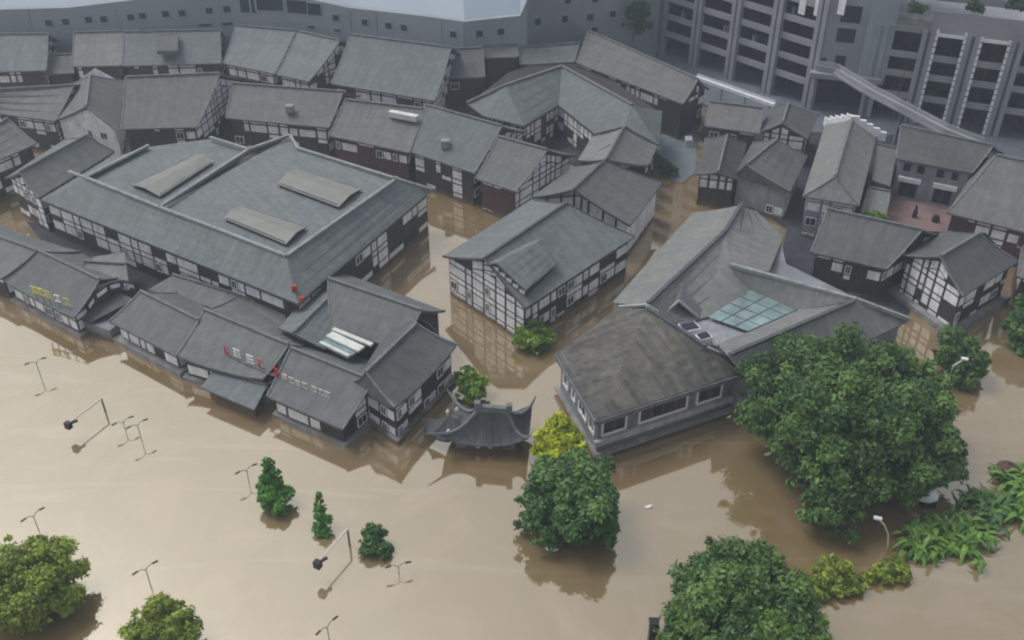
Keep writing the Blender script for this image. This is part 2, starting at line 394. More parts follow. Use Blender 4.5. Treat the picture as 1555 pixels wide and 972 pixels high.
def house(name, label, cat, near, ridge, ze, far=None, zr=None, pitch=27, hip=(0, 0), mat='tile_blue', cap='ridge_mid',
          wall='wood_dark', panel='plaster', white=.35, win=.15, zb=-2.5, over=.55, lift=0, group='tiled timber-framed houses of the old town', sag=.22, bay=1.9, plinth=None, shed=False, gwhite=None, capw=.28, low=.35, skip=()):
    N1, N2 = P(*near[0], ze), P(*near[1], ze)
    if zr is None:
        lo, hi = ze+.3, ze+9
        for _ in range(40):
            m = (lo+hi)/2; r1, r2 = P(*ridge[0], m), P(*ridge[1], m)
            d = (N2-N1).normalized(); mid = (r1+r2)/2-N1; mid.z = 0
            run = abs(d.x*mid.y-d.y*mid.x)
            if m-ze > run*math.tan(R(pitch)): hi = m
            else: lo = m
        zr = lo
    R1, R2 = P(*ridge[0], zr), P(*ridge[1], zr)
    if far: F1, F2 = P(*far[0], ze), P(*far[1], ze)
    elif shed: F1, F2 = R1.copy(), R2.copy(); F1.z = F2.z = ze
    else:
        if hip[0] or hip[1]:
            d = (R2-R1); d.z = 0; d.normalize()
            def mir(p):
                q = p-R1; q.z = 0; al = d*q.dot(d); return Vector((R1.x+2*al.x-q.x, R1.y+2*al.y-q.y, ze))
            F1, F2 = mir(N1), mir(N2)
        else:
            F1 = 2*R1-N1; F2 = 2*R2-N2; F1.z = F2.z = ze
    cen = (N1+N2+F1+F2)/4; cen.z = 0
    root = empty(name, cen, label, cat, group)
    # roof
    mb = MB()
    slope(mb, N1, N2, R2, R1, lift=lift, sag=sag)
    if not shed: slope(mb, F2, F1, R1, R2, lift=lift, sag=sag)
    if hip[0]: slope(mb, F1, N1, R1, R1, lift=lift, sag=sag)
    if hip[1]: slope(mb, N2, F2, R2, R2, lift=lift, sag=sag)
    ro = mb.build('roof', mat, root)
    cb = MB(); up = .12
    cb.bar(R1, R2, capw, .3, up=up)
    def vb(a, b, w=.2):
        pts = [a.lerp(b, t) for t in (0, .25, .5, .75, 1)]
        for t, p in zip((0, .25, .5, .75, 1), pts): p.z -= sag*4*t*(1-t)*abs(a.z-b.z)*.25; p.z += lift*(1-t)**2
        for p, q in zip(pts, pts[1:]): cb.bar(p, q, w, .12, up=.04)
    for e, r, on in ((N1, R1, 1), (N2, R2, 1), (F1, R1, 1), (F2, R2, 1)):
        if not shed: vb(e, r)
    c = cb.build('ridge_cap', cap, root); c.parent = ro; c.location = (0, 0, 0)
    # walls
    ins = inset([N1, N2, F2, F1], over)
    src = [N1, N2, F2, F1]
    ar = sum(src[i].x*src[(i+1) % 4].y-src[(i+1) % 4].x*src[i].y for i in range(4))
    names = ['near', 'g2', 'far', 'g1'] if ar > 0 else ['far', 'g2', 'near', 'g1']
    if ar < 0:
        order = [F1, F2, N2, N1]; names = ['far', 'g2', 'near', 'g1']
    zw = ze+.02
    wb = MB(); pan = wb; wins = []
    wb.prism([(p.x, p.y) for p in ins], zb, zw)
    for i in range(4):
        a, b = ins[i], ins[(i+1) % 4]; nm = names[i]
        prof = None
        isg = (nm == 'g1' and not hip[0]) or (nm == 'g2' and not hip[1])
        if isg and zr-ze > 1.0 and nm not in skip:
            Rp = R1 if nm == 'g1' else R2
            Lw = (b-a).length; d = (b-a)/Lw
            s = max(.15*Lw, min(.85*Lw, (Vector((Rp.x, Rp.y))-a).dot(d)))
            if shed:
                s = Lw if ((Vector((Rp.x, Rp.y))-b).length < (Vector((Rp.x, Rp.y))-a).length) else 0
            ap = zr-.5
            def prof(x, s=s, Lw=Lw, ap=ap, zw=zw):
                if x <= s: return zw+(ap-zw)*(x/s if s > 0 else 1)
                return zw+(ap-zw)*((Lw-x)/(Lw-s))
            A = Vector((a.x, a.y, zw-.05)); B = Vector((b.x, b.y, zw-.05)); q = a+d*s; T = Vector((q.x, q.y, ap))
            n3 = Vector((-d.y, d.x, 0))*.15
            wb.face([A, B, T]); wb.face([B+n3, A+n3, T+n3]); wb.face([A, T, T+n3, A+n3]); wb.face([T, B, B+n3, T+n3])
        if nm == 'far' and not far: 
            continue
        gw = gwhite if (isg and gwhite is not None) else white
        facade(root, a, b, 0.15, zw-.05, prof, white=gw, win=win, pan=pan, wins=wins, bay=bay, low=low, vband=isg and gwhite is not None)
    wb.build('wall', [wall, panel], root)
    add_windows(root, wins)
    if plinth:
        pb = MB(); pl = inset([N1, N2, F2, F1], over-plinth[0]); pb.prism([(p.x, p.y) for p in pl], zb, plinth[1]); pb.build('plinth', plinth[2], root)
    root['_d'] = 0; del root['_d']
    return dict(root=root, N1=N1, N2=N2, R1=R1, R2=R2, F1=F1, F2=F2, zr=zr, ze=ze, roof=ro)

def roofpoint(h, u, t, side=1):
    """point on the near slope: u along the eave, t up the slope"""
    a = h['N1'].lerp(h['R1'], t); b = h['N2'].lerp(h['R2'], t); return a.lerp(b, u)

Z = Vector((0, 0, 1))
# ------------------------------------------------------------------ setting: ground, water
g = MB(); g.face([(-900, -300, -3.2), (900, -300, -3.2), (900, 1500, -3.2), (-900, 1500, -3.2)]); struct('ground', g, 'ground')
g = MB(); g.face([(-700, -200, 0), (700, -200, 0), (700, 360, 0), (-700, 360, 0)]); struct('water', g, 'water')
def land(name, pts, z, mat, zb=-3.1):
    mb = MB(); mb.prism([(P(x, y, z).x, P(x, y, z).y) for x, y in pts], zb, z); return struct(name, mb, mat)
land('terrain', [(-400, 60), (-400, 140), (0, 150), (340, 118), (660, 150), (880, 110), (1075, 160), (1215, 200), (1370, 205), (1590, 260), (2000, 300), (2000, 10), (1000, -60), (0, -60)], .35, 'concrete_dark')
land('courtyard', [(1352, 290), (1345, 350), (1445, 352), (1475, 300)], .7, 'courtyard_red')
land('alley_paving', [(1128, 300), (1195, 345), (1180, 425), (1240, 440), (1375, 480), (1400, 440), (1440, 345), (1560, 345), (1600, 240), (1370, 200), (1240, 170), (1080, 160), (1062, 205)], .25, 'paving_dark')
land('paving', [(40, 335), (70, 372), (130, 412), (215, 440), (330, 470), (320, 440), (180, 392), (62, 345)], .3, 'paving_dark')
land('paving', [(790, 192), (850, 160), (930, 205), (880, 250), (820, 240)], .2, 'paving_dark')
land('slab', [(985, 245), (1000, 205), (1058, 200), (1056, 262), (1035, 278), (1005, 262)], .12, 'slab_teal')  # thin grey-teal slab laid just above the water

# ------------------------------------------------------------------ houses, far row under the long wall
G1 = 'tiled roof houses in the back row along the long grey wall'
G2 = 'tiled roof houses in the second row'
G3 = 'tiled roof houses along the flooded river front'
G4 = 'tiled roof houses in the block on the right'
H = {}
def hs_(k, *a, **kw): H[k] = house(*a, **kw); return H[k]
hs_('B1', 'townhouse', 'grey tiled house at the left end of the back row, cut by the photo edge', 'house', [(-45, 110), (70, 107)], [(-45, 53), (73, 52)], 6, white=.6, group=G1, mat='tile_blue')
hs_('B1b', 'lean_to', 'small low purple-grey roof squeezed between the two leftmost back row houses', 'house', [(69, 113), (112, 111)], [(76, 84), (110, 83)], 5, white=.1, group=G1, mat='tile_brown', pitch=20)
hs_('B2', 'townhouse', 'narrow back row house with a pale square roof, second from the left', 'house', [(109, 101), (184, 99)], [(112, 50), (187, 48)], 6, white=.5, group=G1, mat='tile_pale')
hs_('B3', 'townhouse', 'wide back row house with a dark square opening in its roof', 'house', [(186, 100), (335, 96)], [(188, 49), (334, 46)], 6, white=.35, group=G1, mat='tile_blue')
hs_('B4', 'townhouse', 'back row house whose roof meets its right neighbour at a slanting seam', 'house', [(339, 96), (417, 112)], [(358, 39), (449, 47)], 6, white=.6, group=G1)
hs_('B4b', 'townhouse', 'back row house with a white-edged open gable end facing right', 'house', [(420, 113), (469, 124)], [(452, 48), (516, 62)], 6, white=.6, group=G1, gwhite=.7)
hs_('B5', 'townhouse', 'largest plain grey-green roof of the back row, white panels under its eave', 'house', [(503, 127), (660, 153)], [(532, 53), (685, 73)], 6, white=.5, group=G1, mat='tile_blue', gwhite=.6)
hs_('B6', 'townhouse', 'short dark roofed house right of the largest back row roof', 'house', [(674, 120), (736, 117)], [(689, 75), (733, 73)], 6, white=.55, group=G1, mat='tile_dark')
hs_('B6b', 'townhouse', 'small raised loft house with one long dark window strip and pale little roof', 'house', [(734, 88), (787, 86)], [(732, 72), (786, 69)], 7.2, white=.1, win=0, group=G1, mat='tile_pale', pitch=22)
hs_('B6c', 'townhouse', 'low linking roof between the raised loft and the long sloping back roof', 'house', [(790, 98), (872, 94)], [(788, 73), (880, 66)], 6, white=.0, group=G1, mat='tile_blue')
hs_('B7', 'long_house', 'long straight roof running down to the right towards the parking tower', 'house', [(875, 95), (1037, 158)], [(893, 47), (1060, 121)], 6.4, white=.45, group=G1, mat='tile_brown', gwhite=.3)
# roof opening of B3
h = H['B3']; a, b, c, d = P(239, 55, 9.2), P(270, 54, 9.2), P(268, 79, 7.9), P(240, 80, 7.9)
mb = MB()
for p in (a, b, c, d): p.z += .0
mb.box((a+b+c+d)/4, (b-a)/2, (d-a)/2, Vector((0, .1, .25)), 0)
mb.bar(a, b, .3, .5); mb.bar(b, c, .3, .5); mb.bar(d, a, .3, .5)
mb.build('roof_hatch', 'tile_dark', h['root'])
mb = MB(); mb.box((P(738, 98, 5.6)+P(786, 95, 5.6))/2, (P(786, 95, 5.6)-P(738, 98, 5.6))/2, Vector((0, .2, 0)), Vector((0, 0, .75)))
mb.build('window', 'glass_dark', H['B6b']['root'])

# second row
hs_('C0', 'townhouse', 'dark roofed house cut by the left photo edge, below the white banded gable', 'house', [(-60, 268), (55, 218)], [(-60, 222), (12, 181)], 6, white=.7, group=G2, mat='tile_brown', bay=2.4)
hs_('C1', 'townhouse', 'brown-grey roofed house at the left edge beside the white cross gable', 'house', [(-45, 166), (84, 184)], [(-45, 139), (112, 130)], 5.6, white=.6, group=G2, mat='tile_brown')
hs_('C1g', 'gabled_house', 'house with a big white cross gable facing the viewer and two small dark windows', 'house', [(84, 183), (104, 128)], [(131, 162), (137, 114)], 5.6, zr=8.6, far=[(180, 199), (189, 122)], white=.3, gwhite=.3, win=.4, group=G2, mat='tile_brown', pitch=30, wall='plaster', bay=2.2)
hs_('C2', 'townhouse', 'big plain brown roof with a curved run of white panels up its right gable', 'house', [(184, 196), (299, 193)], [(190, 118), (334, 112)], 5.6, white=.35, group=G2, mat='tile_brown', gwhite=.9)
hs_('C3', 'townhouse', 'wide brown-grey roof behind the big hall with one small pale bump on its slope', 'house', [(343, 179), (499, 194)], [(352, 127), (521, 140)], 5.6, white=.6, group=G2, mat='tile_brown')
hs_('C4', 'townhouse', 'brown roofed house behind the hall with a long narrow skylight near its ridge', 'house', [(500, 206), (622, 232)], [(524, 152), (642, 166)], 5.4, white=.25, group=G2, mat='tile_brown', wall='wood_red')
hs_('C5', 'townhouse', 'tall grey-green roofed house behind the right end of the hall, white lattice under its eave', 'house', [(622, 230), (720, 263)], [(647, 160), (762, 192)], 5.4, white=.6, group=G2, mat='tile_blue', wall='wood_dark')
hs_('C6', 'townhouse', 'dark brown timbered house ending at the canal, with a white latticed gable on its right', 'house', [(723, 271), (783, 291)], [(756, 208), (831, 228)], 5.0, white=.4, group=G2, mat='tile_grey', wall='wood_red', gwhite=.95)
mb = MB(); a, b = P(592, 172, 8.3), P(634, 180, 8.3); mb.bar(a, b, .9, .8); mb.build('skylight', 'skylight_white', H['C4']['root'])
for k, (x, y, z) in {'C3': (440, 165, 7.2), 'C5': (676, 218, 7.0)}.items():
    mb = MB(); mb.box(P(x, y, z), (.55, 0, 0), (0, .5, 0), (0, 0, .55)); mb.build('roof_vent', 'ridge_pale', H[k]['root'])

# ------------------------------------------------------------------ custom building helper
def custom(name, label, cat, slopes, wallpoly, wz, mat, caps=(), cap='ridge_pale', flats=(), walls=(), group=None, wall='wood_dark', white=.35, win=.15, over=.5, panel='plaster', capw=.4, sag=.15, zb=-2.5, bay=1.9, rng=None, low=.35):
    wp = [P(*p) for p in wallpoly]
    cen = sum(wp, Vector())/len(wp); cen.z = 0
    root = empty(name, cen, label, cat, group)
    mb = MB()
    for s in slopes: slope(mb, *[P(*p) for p in s], sag=sag)
    for f in flats:
        q = [P(*p) for p in f]
        nr = (q[1]-q[0]).cross(q[2]-q[0])
        if nr.z < 0: q = q[::-1]
        mb.face(q, [(p.x*.8+p.y*.6, p.y*.8-p.x*.6) for p in q]); D = Vector((0, 0, -.3))
        mb.face([p+D for p in q[::-1]])
        for i in range(len(q)): mb.face([q[i], q[i]+D, q[(i+1) % len(q)]+D, q[(i+1) % len(q)]])
    ro = mb.build('roof', mat, root)
    if caps:
        cb = MB()
        for c in caps:
            q = [P(*p) for p in c]
            for a, b in zip(q, q[1:]): cb.bar(a, b, capw, .3, up=.12)
        c = cb.build('ridge_cap', cap, root); c.parent = ro; c.location = (0, 0, 0)
    ins = inset(wp, over)
    wb = MB(); wb.prism([(p.x, p.y) for p in ins], zb, wz)
    pan = wb; wins = []
    for i in walls:
        a, b = ins[i], ins[(i+1) % len(ins)]
        facade(root, a, b, .15, wz-.05, None, white=white, win=win, pan=pan, wins=wins, bay=bay, low=low)
    wb.build('wall', [wall, panel], root); add_windows(root, wins)
    return dict(root=root, ins=ins, roof=ro)

# hall with three roof monitors
ze, zr, zi = 5.8, 8.6, 8.15
hall = custom('market_hall', 'largest hall, its wide grey roof ringed by pale ridges and carrying three cream skylight monitors', 'hall',
    [((62, 303, ze), (452, 461, ze), (435, 390, zr), (130, 271, zr)), ((452, 461, ze), (655, 289, ze), (599, 275, zr), (435, 390, zr)),
     ((165, 240, ze), (62, 303, ze), (130, 271, zr), (226, 222, zr))],
    [(62, 303, ze), (452, 461, ze), (655, 289, ze), (440, 222, ze), (380, 236, ze), (300, 216, ze), (165, 240, ze)], ze+.1, 'tile_blue',
    caps=[((130, 271, zr), (242, 316, zr), (340, 353, zr), (435, 390, zr)), ((435, 390, zr), (599, 275, zr)), ((242, 316, zr), (378, 228, zr), (440, 206, zr)),
          ((655, 289, ze+.1), (599, 272, zr-.3), (452, 226, zr-.3), (440, 206, zr)), ((130, 271, zr), (226, 222, zr)), ((319, 210, zr), (378, 228, zr)), ((105, 262, zr-.6), (130, 271, zr))],
    flats=[((131, 272, zi), (242, 318, zi), (378, 230, zi), (319, 211, zi), (226, 223, zi)), ((242, 318, zi), (435, 392, zi), (599, 277, zi), (452, 228, zi), (440, 208, zi))],
    walls=(0, 1), white=.55, win=.12, bay=2.4, low=.8)
def monitor(root, BL, BR, TR, TL, z0, z1, mat='skylight_cream', name='roof_monitor'):
    q = [P(*BL, z0), P(*BR, z0), P(*TR, z0), P(*TL, z0)]
    m0, m1 = (q[0]+q[3])/2, (q[1]+q[2])/2; m0.z = m1.z = z1
    mb = MB(); U = Vector((0, 0, .45))
    slope(mb, q[0]+U, q[1]+U, m1, m0, th=.12, sag=.02, rows=1); slope(mb, q[2]+U, q[3]+U, m0, m1, th=.12, sag=.02, rows=1)
    o = mb.build(name, mat, root)
    mb = MB(); c = (q[0]+q[1]+q[2]+q[3])/4
    iq = [c+(p-c)*.93 for p in q]
    mb.prism([(p.x, p.y) for p in iq], z0-.3, z0+.5)
    for (a, b, m) in ((iq[0], iq[3], m0), (iq[1], iq[2], m1)):
        a, b = a+U, b+U; m = c+(m-c)*.93; m.z = z1-.15
        mb.face([a, b, m]); mb.face([b, a, m])
    w = mb.build('vent_side', 'glass_dark', root); w.parent = o; w.location = (0, 0, 0)
monitor(hall['root'], (243, 303), (325, 250), (298, 238), (200, 285), zi, 8.95)
monitor(hall['root'], (421, 284), (515, 319), (550, 291), (452, 259), zi, 8.95)
monitor(hall['root'], (340, 336), (435, 376), (467, 349), (369, 317), zi, 8.95)

# house between the hall and the left edge
hs_('O1', 'gabled_house', 'dark roofed house touching the left side of the hall, white banded gable', 'house', [(8, 270), (98, 212)], [(30, 262), (132, 206)], 5.8, far=[(58, 301), (174, 230)], zr=8.2, white=.6, gwhite=.9, win=.2, group=G2, mat='tile_grey', bay=1.4)

# courtyard house
ze, zr = 5.6, 8.6
custom('courtyard_house', 'house wrapping round a small dark court, white striped panels round its inner corner', 'house',
    [((796, 191, ze), (848, 159, ze), (853, 101, zr), (768, 130, zr)), ((734, 176, ze), (796, 191, ze), (768, 130, zr), (768, 130, zr)), ((709, 157, ze), (734, 176, ze), (768, 130, zr), (768, 130, zr)),
     ((848, 159, ze), (903, 203, ze), (960, 160, zr), (853, 101, zr)), ((903, 203, ze), (948, 192, ze+1.6), (960, 160, zr), (960, 160, zr)), ((948, 192, ze+1.6), (1001, 220, ze), (960, 160, zr), (960, 160, zr)), ((1001, 220, ze), (1006, 168, ze), (960, 160, zr), (960, 160, zr))],
    [(709, 157, ze), (734, 176, ze), (796, 191, ze), (848, 159, ze), (903, 203, ze), (1001, 221, ze), (1006, 170, ze), (930, 120, ze), (853, 82, ze), (768, 110, ze)], ze+.1, 'tile_blue',
    caps=[((709, 157, ze+.1), (768, 130, zr), (853, 101, zr), (960, 160, zr))], cap='ridge_mid', walls=(1, 2, 3, 4), white=.75, win=.06, bay=1.3, group=G2)
# canal-side middle block: two linked houses and the big timbered one
hs_('D3', 'townhouse', 'short steep roof between the courtyard house and the canal bend', 'house', [(877, 244), (899, 207)], [(921, 243), (948, 194)], 5.4, far=[(984, 252), (999, 221)], zr=8.4, white=.25, group=G2, mat='tile_pale', cap='ridge_dark')
hs_('E2', 'gabled_house', 'house with a long white gable band rising above the roof of the timbered canal house', 'house', [(806, 300), (871, 253)], [(872, 288), (919, 244)], 5.2, far=[(957, 343), (1006, 277)], zr=8.6, skip=('g2',), white=.3, gwhite=.0, win=.12, wall='plaster', group=G2, mat='tile_grey', cap='ridge_dark', bay=2.6)
E = hs_('E', 'timbered_house', 'tall white half-timbered house on the canal corner, dormer on its right slope', 'house',
        [(672, 389), (808, 303)], [(736, 393), (861, 309)], 5.3, far=[(797, 468), (964, 359)], zr=8.6, low=1, skip=('g2',), white=.42, gwhite=.9, win=.36, wall='wood_dark', group=G2, mat='tile_blue', cap='ridge_dark', bay=2.1)
# timber posts on the white band of the house behind
h = H['E2']; fa, fb = inset([h['N1'], h['N2'], h['F2'], h['F1']], .55), None
pa = min(fa, key=lambda q: (q-Vector((h['N1'].x, h['N1'].y))).length); pb = min(fa, key=lambda q: (q-Vector((h['F1'].x, h['F1'].y))).length)
dd = Vector((pb.x-pa.x, pb.y-pa.y, 0)); nn = Vector((dd.y, -dd.x, 0)).normalized(); nn = -nn if nn.y > 0 else nn
mb = MB(); Lf = dd.length; sr = (Vector((h['R1'].x, h['R1'].y, 0))-Vector((pa.x, pa.y, 0))).dot(dd.normalized())/Lf
def tz(s): return 5.2+(8.0-5.2)*(s/sr if s < sr else (1-s)/(1-sr))
for s in (.12, .28, .42, .5, .58, .74, .88):
    c = Vector((pa.x, pa.y, 0))+dd*s+nn*.06; mb.box(c+Z*(tz(s)/2), dd.normalized()*.13, nn*.05, Z*tz(s)/2)
s_ = [Vector((pa.x, pa.y, tz(0)-.2))+nn*.06, Vector((pa.x, pa.y, tz(sr)-.9))+dd*sr+nn*.06, Vector((pb.x, pb.y, tz(1)-.2))+nn*.06]
mb.bar(s_[0], s_[1], .1, .18); mb.bar(s_[1], s_[2], .1, .18); mb.build('timber_frame', 'wood_dark', h['root'])
# dormer
mb = MB(); d1, d2, e1, e2, l1, l2 = P(754, 399, 8.8), P(824, 362, 8.8), P(798, 440, 6.9), P(847, 399, 6.9), P(735, 401, 8.1), P(808, 366, 8.1)
slope(mb, e1, e2, d2, d1, sag=.05); slope(mb, l2, l1, d1, d2, sag=.05)
dr = mb.build('dormer', 'tile_blue', E['root'])
mb = MB()
def dn(p, z): return Vector((p.x, p.y, z))
bk = (d2-d1); bk.z = 0; bk.normalize(); o_ = bk*.35
q1, q2 = e1+o_, e2-o_; sd = Vector((-bk.y, bk.x, 0)); q1 = q1+sd*.3; q2 = q2+sd*.3
mb.face([dn(q1, 5.2), dn(q2, 5.2), dn(q2, 6.85), dn(q1, 6.85)]); 
f1 = d1+o_; f2 = l1+o_
mb.face([dn(q1, 5.2), dn(f2, 7.4), dn(f2, 8.0), dn(f1, 8.6), dn(q1, 6.8)][::-1])
w = mb.build('dormer_wall', 'wood_dark', E['root']); w.parent = dr; w.location = (0, 0, 0)
mb = MB()
dd = (q1-f2); dd.z = 0; Lw = dd.length; dd.normalize(); nn = Vector((dd.y, -dd.x, 0))
if nn.y > 0: nn = -nn
for i in range(6):
    s0, s1 = Lw*(i/6)+.08, Lw*((i+1)/6)-.08; s = (s0+s1)/2/Lw
    top = 7.95+.6*(s/.3) if s < .3 else 8.55-1.8*(s-.3)/.7
    bot = 7.4-2.4*s
    z = bot+.1
    while z+.55 < top:
        p = f2+dd*s0+nn*.05; q = f2+dd*s1+nn*.05
        mb.face([dn(p, z), dn(q, z), dn(q, z+.5), dn(p, z+.5)]); z += .66
w = mb.build('plaster_panel', 'plaster', E['root']); w.parent = dr; w.location = (0, 0, 0)

# ------------------------------------------------------------------ big ring house right of the canal
a, b = 4.6, 7.6
F1_ = custom('ring_house', 'long pale roofed complex right of the canal, built round a blue-green glass court', 'hall',
    [((1020, 358, a), (930, 459, a), (984, 462, b), (1101, 352, b)), ((1052, 323, a), (1020, 358, a), (1101, 352, b), (1126, 311, b)),
     ((1190, 358, a), (1150, 321, a), (1126, 311, b), (1101, 352, b)), ((1168, 412, a+1.6), (1190, 358, a), (1101, 352, b), (1109, 403, b-.8)),
     ((1075, 481, 5.2), (1140, 441, 5.2), (1109, 403, b-.8), (1101, 352, b)), ((1030, 492, 5.2), (1075, 481, 5.2), (1101, 352, b), (984, 462, b)),
     ((1140, 441, 5.2), (1212, 470, 5.2), (1300, 456, b), (1109, 403, b-.5)), ((1136, 504, 5.2), (1090, 522, 5.2), (1108, 540, b), (1298, 458, b)), ((1212, 470, 5.2), (1136, 504, 5.2), (1298, 458, b), (1298, 458, b)),
     ((1150, 592, a), (1305, 524, a), (1298, 459, b), (1108, 541, b)), ((1305, 524, a), (1379, 487, a), (1300, 457, b), (1298, 459, b))],
    [(1052, 325, a), (930, 460, a), (1060, 545, a), (1150, 592, a), (1305, 524, a), (1379, 487, a), (1200, 400, a), (1190, 360, a), (1150, 323, a)], a+.05, 'tile_pale',
    caps=[((984, 462, b), (1101, 352, b), (1126, 311, b)), ((1108, 540, b), (1298, 458, b))], cap='ridge_dark', walls=(0, 4), white=.4, wall='wall_grey')
root = F1_['root']
mb = MB(); mb.bar(P(1109, 403, b-.5), P(1300, 456, b-.1), .5, .4, up=.1); mb.bar(P(1300, 456, b-.1), P(1380, 486, a+.2), .5, .4, up=.1); mb.build('eave_coping', 'ridge_pale', root)
mb = MB(); q = [P(1075, 481, 5.35), P(1140, 441, 5.35), P(1210, 470, 5.35), P(1136, 503, 5.35)]
mb.face(q[::-1])
gl = mb.build('glass_roof', 'glass_teal', root)
mb = MB()
for i in range(1, 4):
    t = i/4; mb.bar(q[0].lerp(q[1], t)+Vector((0, 0, .05)), q[3].lerp(q[2], t)+Vector((0, 0, .03)), .06, .06)
for t in (.33, .66): mb.bar(q[0].lerp(q[3], t)+Vector((0, 0, .06)), q[1].lerp(q[2], t)+Vector((0, 0, .03)), .06, .06)
w = mb.build('glazing_bar', 'ridge_mid', root); w.parent = gl; w.location = (0, 0, 0)
mb = MB(); mb.prism([(P(x, y, 4.2).x, P(x, y, 4.2).y) for x, y in [(975, 475), (1020, 480), (1085, 484), (1140, 508), (1100, 535), (1070, 532)]], 3.9, 4.9); mb.build('flat_roof', 'plaster_grey', root)
# small gable over the court
mb = MB(); t0, t1, l, r_, l2, r2 = P(1031, 457, 7.2), P(1042, 470, 7.2), P(1004, 482, 5.4), P(1060, 481, 5.4), P(1008, 470, 5.4), P(1066, 470, 5.4)
slope(mb, l2, l, t0, t0+Vector((.8, 3, 0)), sag=.02, rows=1); slope(mb, r_, r2, t0+Vector((.8, 3, 0)), t0, sag=.02, rows=1)
o = mb.build('porch_roof', 'tile_blue', root)
mb = MB(); mb.bar(l, t0, .18, .25); mb.bar(t0, r_, .18, .25); w = mb.build('gable_trim', 'render_pale', root); w.parent = o; w.location = (0, 0, 0)
mb = MB(); mb.bar(P(940, 466, 6.6), P(982, 463, 7.9), .22, .25); mb.bar(P(982, 463, 7.9), P(983, 480, 7.0), .22, .25); mb.bar(P(982, 463, 7.9), P(1000, 474, 7.0), .22, .25); mb.build('verge_trim', 'render_pale', root)
# front polygonal house
ze = 5.2; zr = 7.7
F2_ = custom('corner_house', 'low wide house with stained dark brown roof and red-brown windows facing the flood', 'house',
    [((905, 638, ze), (844, 536, ze), (939, 467, ze+1.6), (983, 469, zr)), ((1118, 569, ze), (905, 638, ze), (983, 469, zr), (1072, 527, zr-.5)), ((1106, 541, ze+1.2), (1127, 554, ze), (1072, 527, zr-.5), (1072, 527, zr-.5)), ((1127, 554, ze), (1118, 569, ze), (1072, 527, zr-.5), (1072, 527, zr-.5))],
    [(844, 536, ze), (905, 638, ze), (1118, 569, ze), (1127, 554, ze), (1085, 525, ze), (985, 485, ze), (939, 480, ze)], ze+.1, 'tile_stain',
    caps=[((983, 469, zr), (1072, 527, zr-.5))], cap='ridge_dark', walls=(), group=None, wall='wall_grey')
root = F2_['root']; ins = F2_['ins']
def nearest(x, y, z):
    p = P(x, y, z); return min(ins, key=lambda q: (q-Vector((p.x, p.y))).length)
A_, B_, C_, D_ = nearest(844, 536, 5.2), nearest(905, 638, 5.2), nearest(1118, 569, 5.2), nearest(1127, 554, 5.2)
mb = MB()
pts = [P(844, 536, ze), P(905, 638, ze), P(1118, 569, ze), P(1127, 554, ze)]
for p, q in zip(pts, pts[1:]): mb.bar(p+Vector((0, 0, -.35)), q+Vector((0, 0, -.35)), .3, .5)
mb.build('fascia', 'ridge_mid', root)
Z = Vector((0, 0, 1))
def strip(root, a, b, segs, z0, z1, frame='white_paint', pane='interior_red', name='window'):
    a = Vector((a[0], a[1], 0)); b = Vector((b[0], b[1], 0)); d = (b-a); Lw = d.length; d.normalize(); n = Vector((d.y, -d.x, 0))
    for s0, s1 in segs:
        mb = MB(); c = a+d*(s0+s1)/2*Lw+Z*(z0+z1)/2; hw = (s1-s0)/2*Lw; hh = (z1-z0)/2
        mb.box(c+n*.04, d*hw, n*.04, Z*hh, 0)
        for sg in (-1, 1):
            mb.box(c+n*.09+d*hw*sg, d*.1, n*.09, Z*(hh+.1), 1)
        mb.box(c+n*.1-Z*hh, d*hw, n*.1, Z*.12, 1)
        k = max(1, round(hw*2/1.3))
        for i in range(1, k): mb.box(c+n*.09+d*hw*(2*i/k-1), d*.03, n*.06, Z*hh, 2)
        mb.build(name, [pane, frame, 'metal_grey'], root)
def ledge(root, a, b, z, w, h, mat, name):
    a = Vector((a[0], a[1], 0)); b = Vector((b[0], b[1], 0)); d = (b-a).normalized(); n = Vector((d.y, -d.x, 0))
    mb = MB(); mb.box((a+b)/2+n*w/2+Z*z, (b-a)/2+d*w, n*w/2, Z*h/2); mb.build(name, mat, root)
# ccw order: B->C etc lies with the outside to the right
strip(root, B_, C_, [(.03, .2), (.3, .66), (.74, .93)], 2.6, 4.4)
ledge(root, B_, C_, 1.9, .4, .6, 'render_pale', 'balcony_ledge')
ledge(root, B_, C_, 0.5, .6, .35, 'stone', 'wall_base')
strip(root, A_, B_, [(.12, .24), (.36, .44), (.55, .75), (.82, .95)], 2.4, 4.2, pane='glass_dark')
ledge(root, A_, B_, .6, .5, .3, 'stone', 'wall_base')
# roof-top objects on the court
mb = MB(); c = P(1046, 503, 5.5); mb.box(c, (.9, .3, 0), (-.25, .7, 0), (0, 0, .6)); mb.box(c+Vector((0, 0, .65)), (.75, .25, 0), (-.2, .55, 0), (0, 0, .06), 1)
mb.build('air_unit', ['white_paint', 'interior'], None); tag(bpy.data.objects['air_unit'], 'larger white rooftop air unit with a dark grille, left one in the ring house court', 'air unit', 'rooftop air units in the ring house court')
mb = MB(); c = P(1068, 516, 5.4); mb.box(c, (.7, .3, 0), (-.2, .5, 0), (0, 0, .5)); mb.box(c+Vector((0, 0, .55)), (.55, .25, 0), (-.15, .4, 0), (0, 0, .06), 1)
o = mb.build('air_unit', ['white_paint', 'interior'], None); tag(o, 'smaller white rooftop air unit near the stained brown roof', 'air unit', 'rooftop air units in the ring house court')

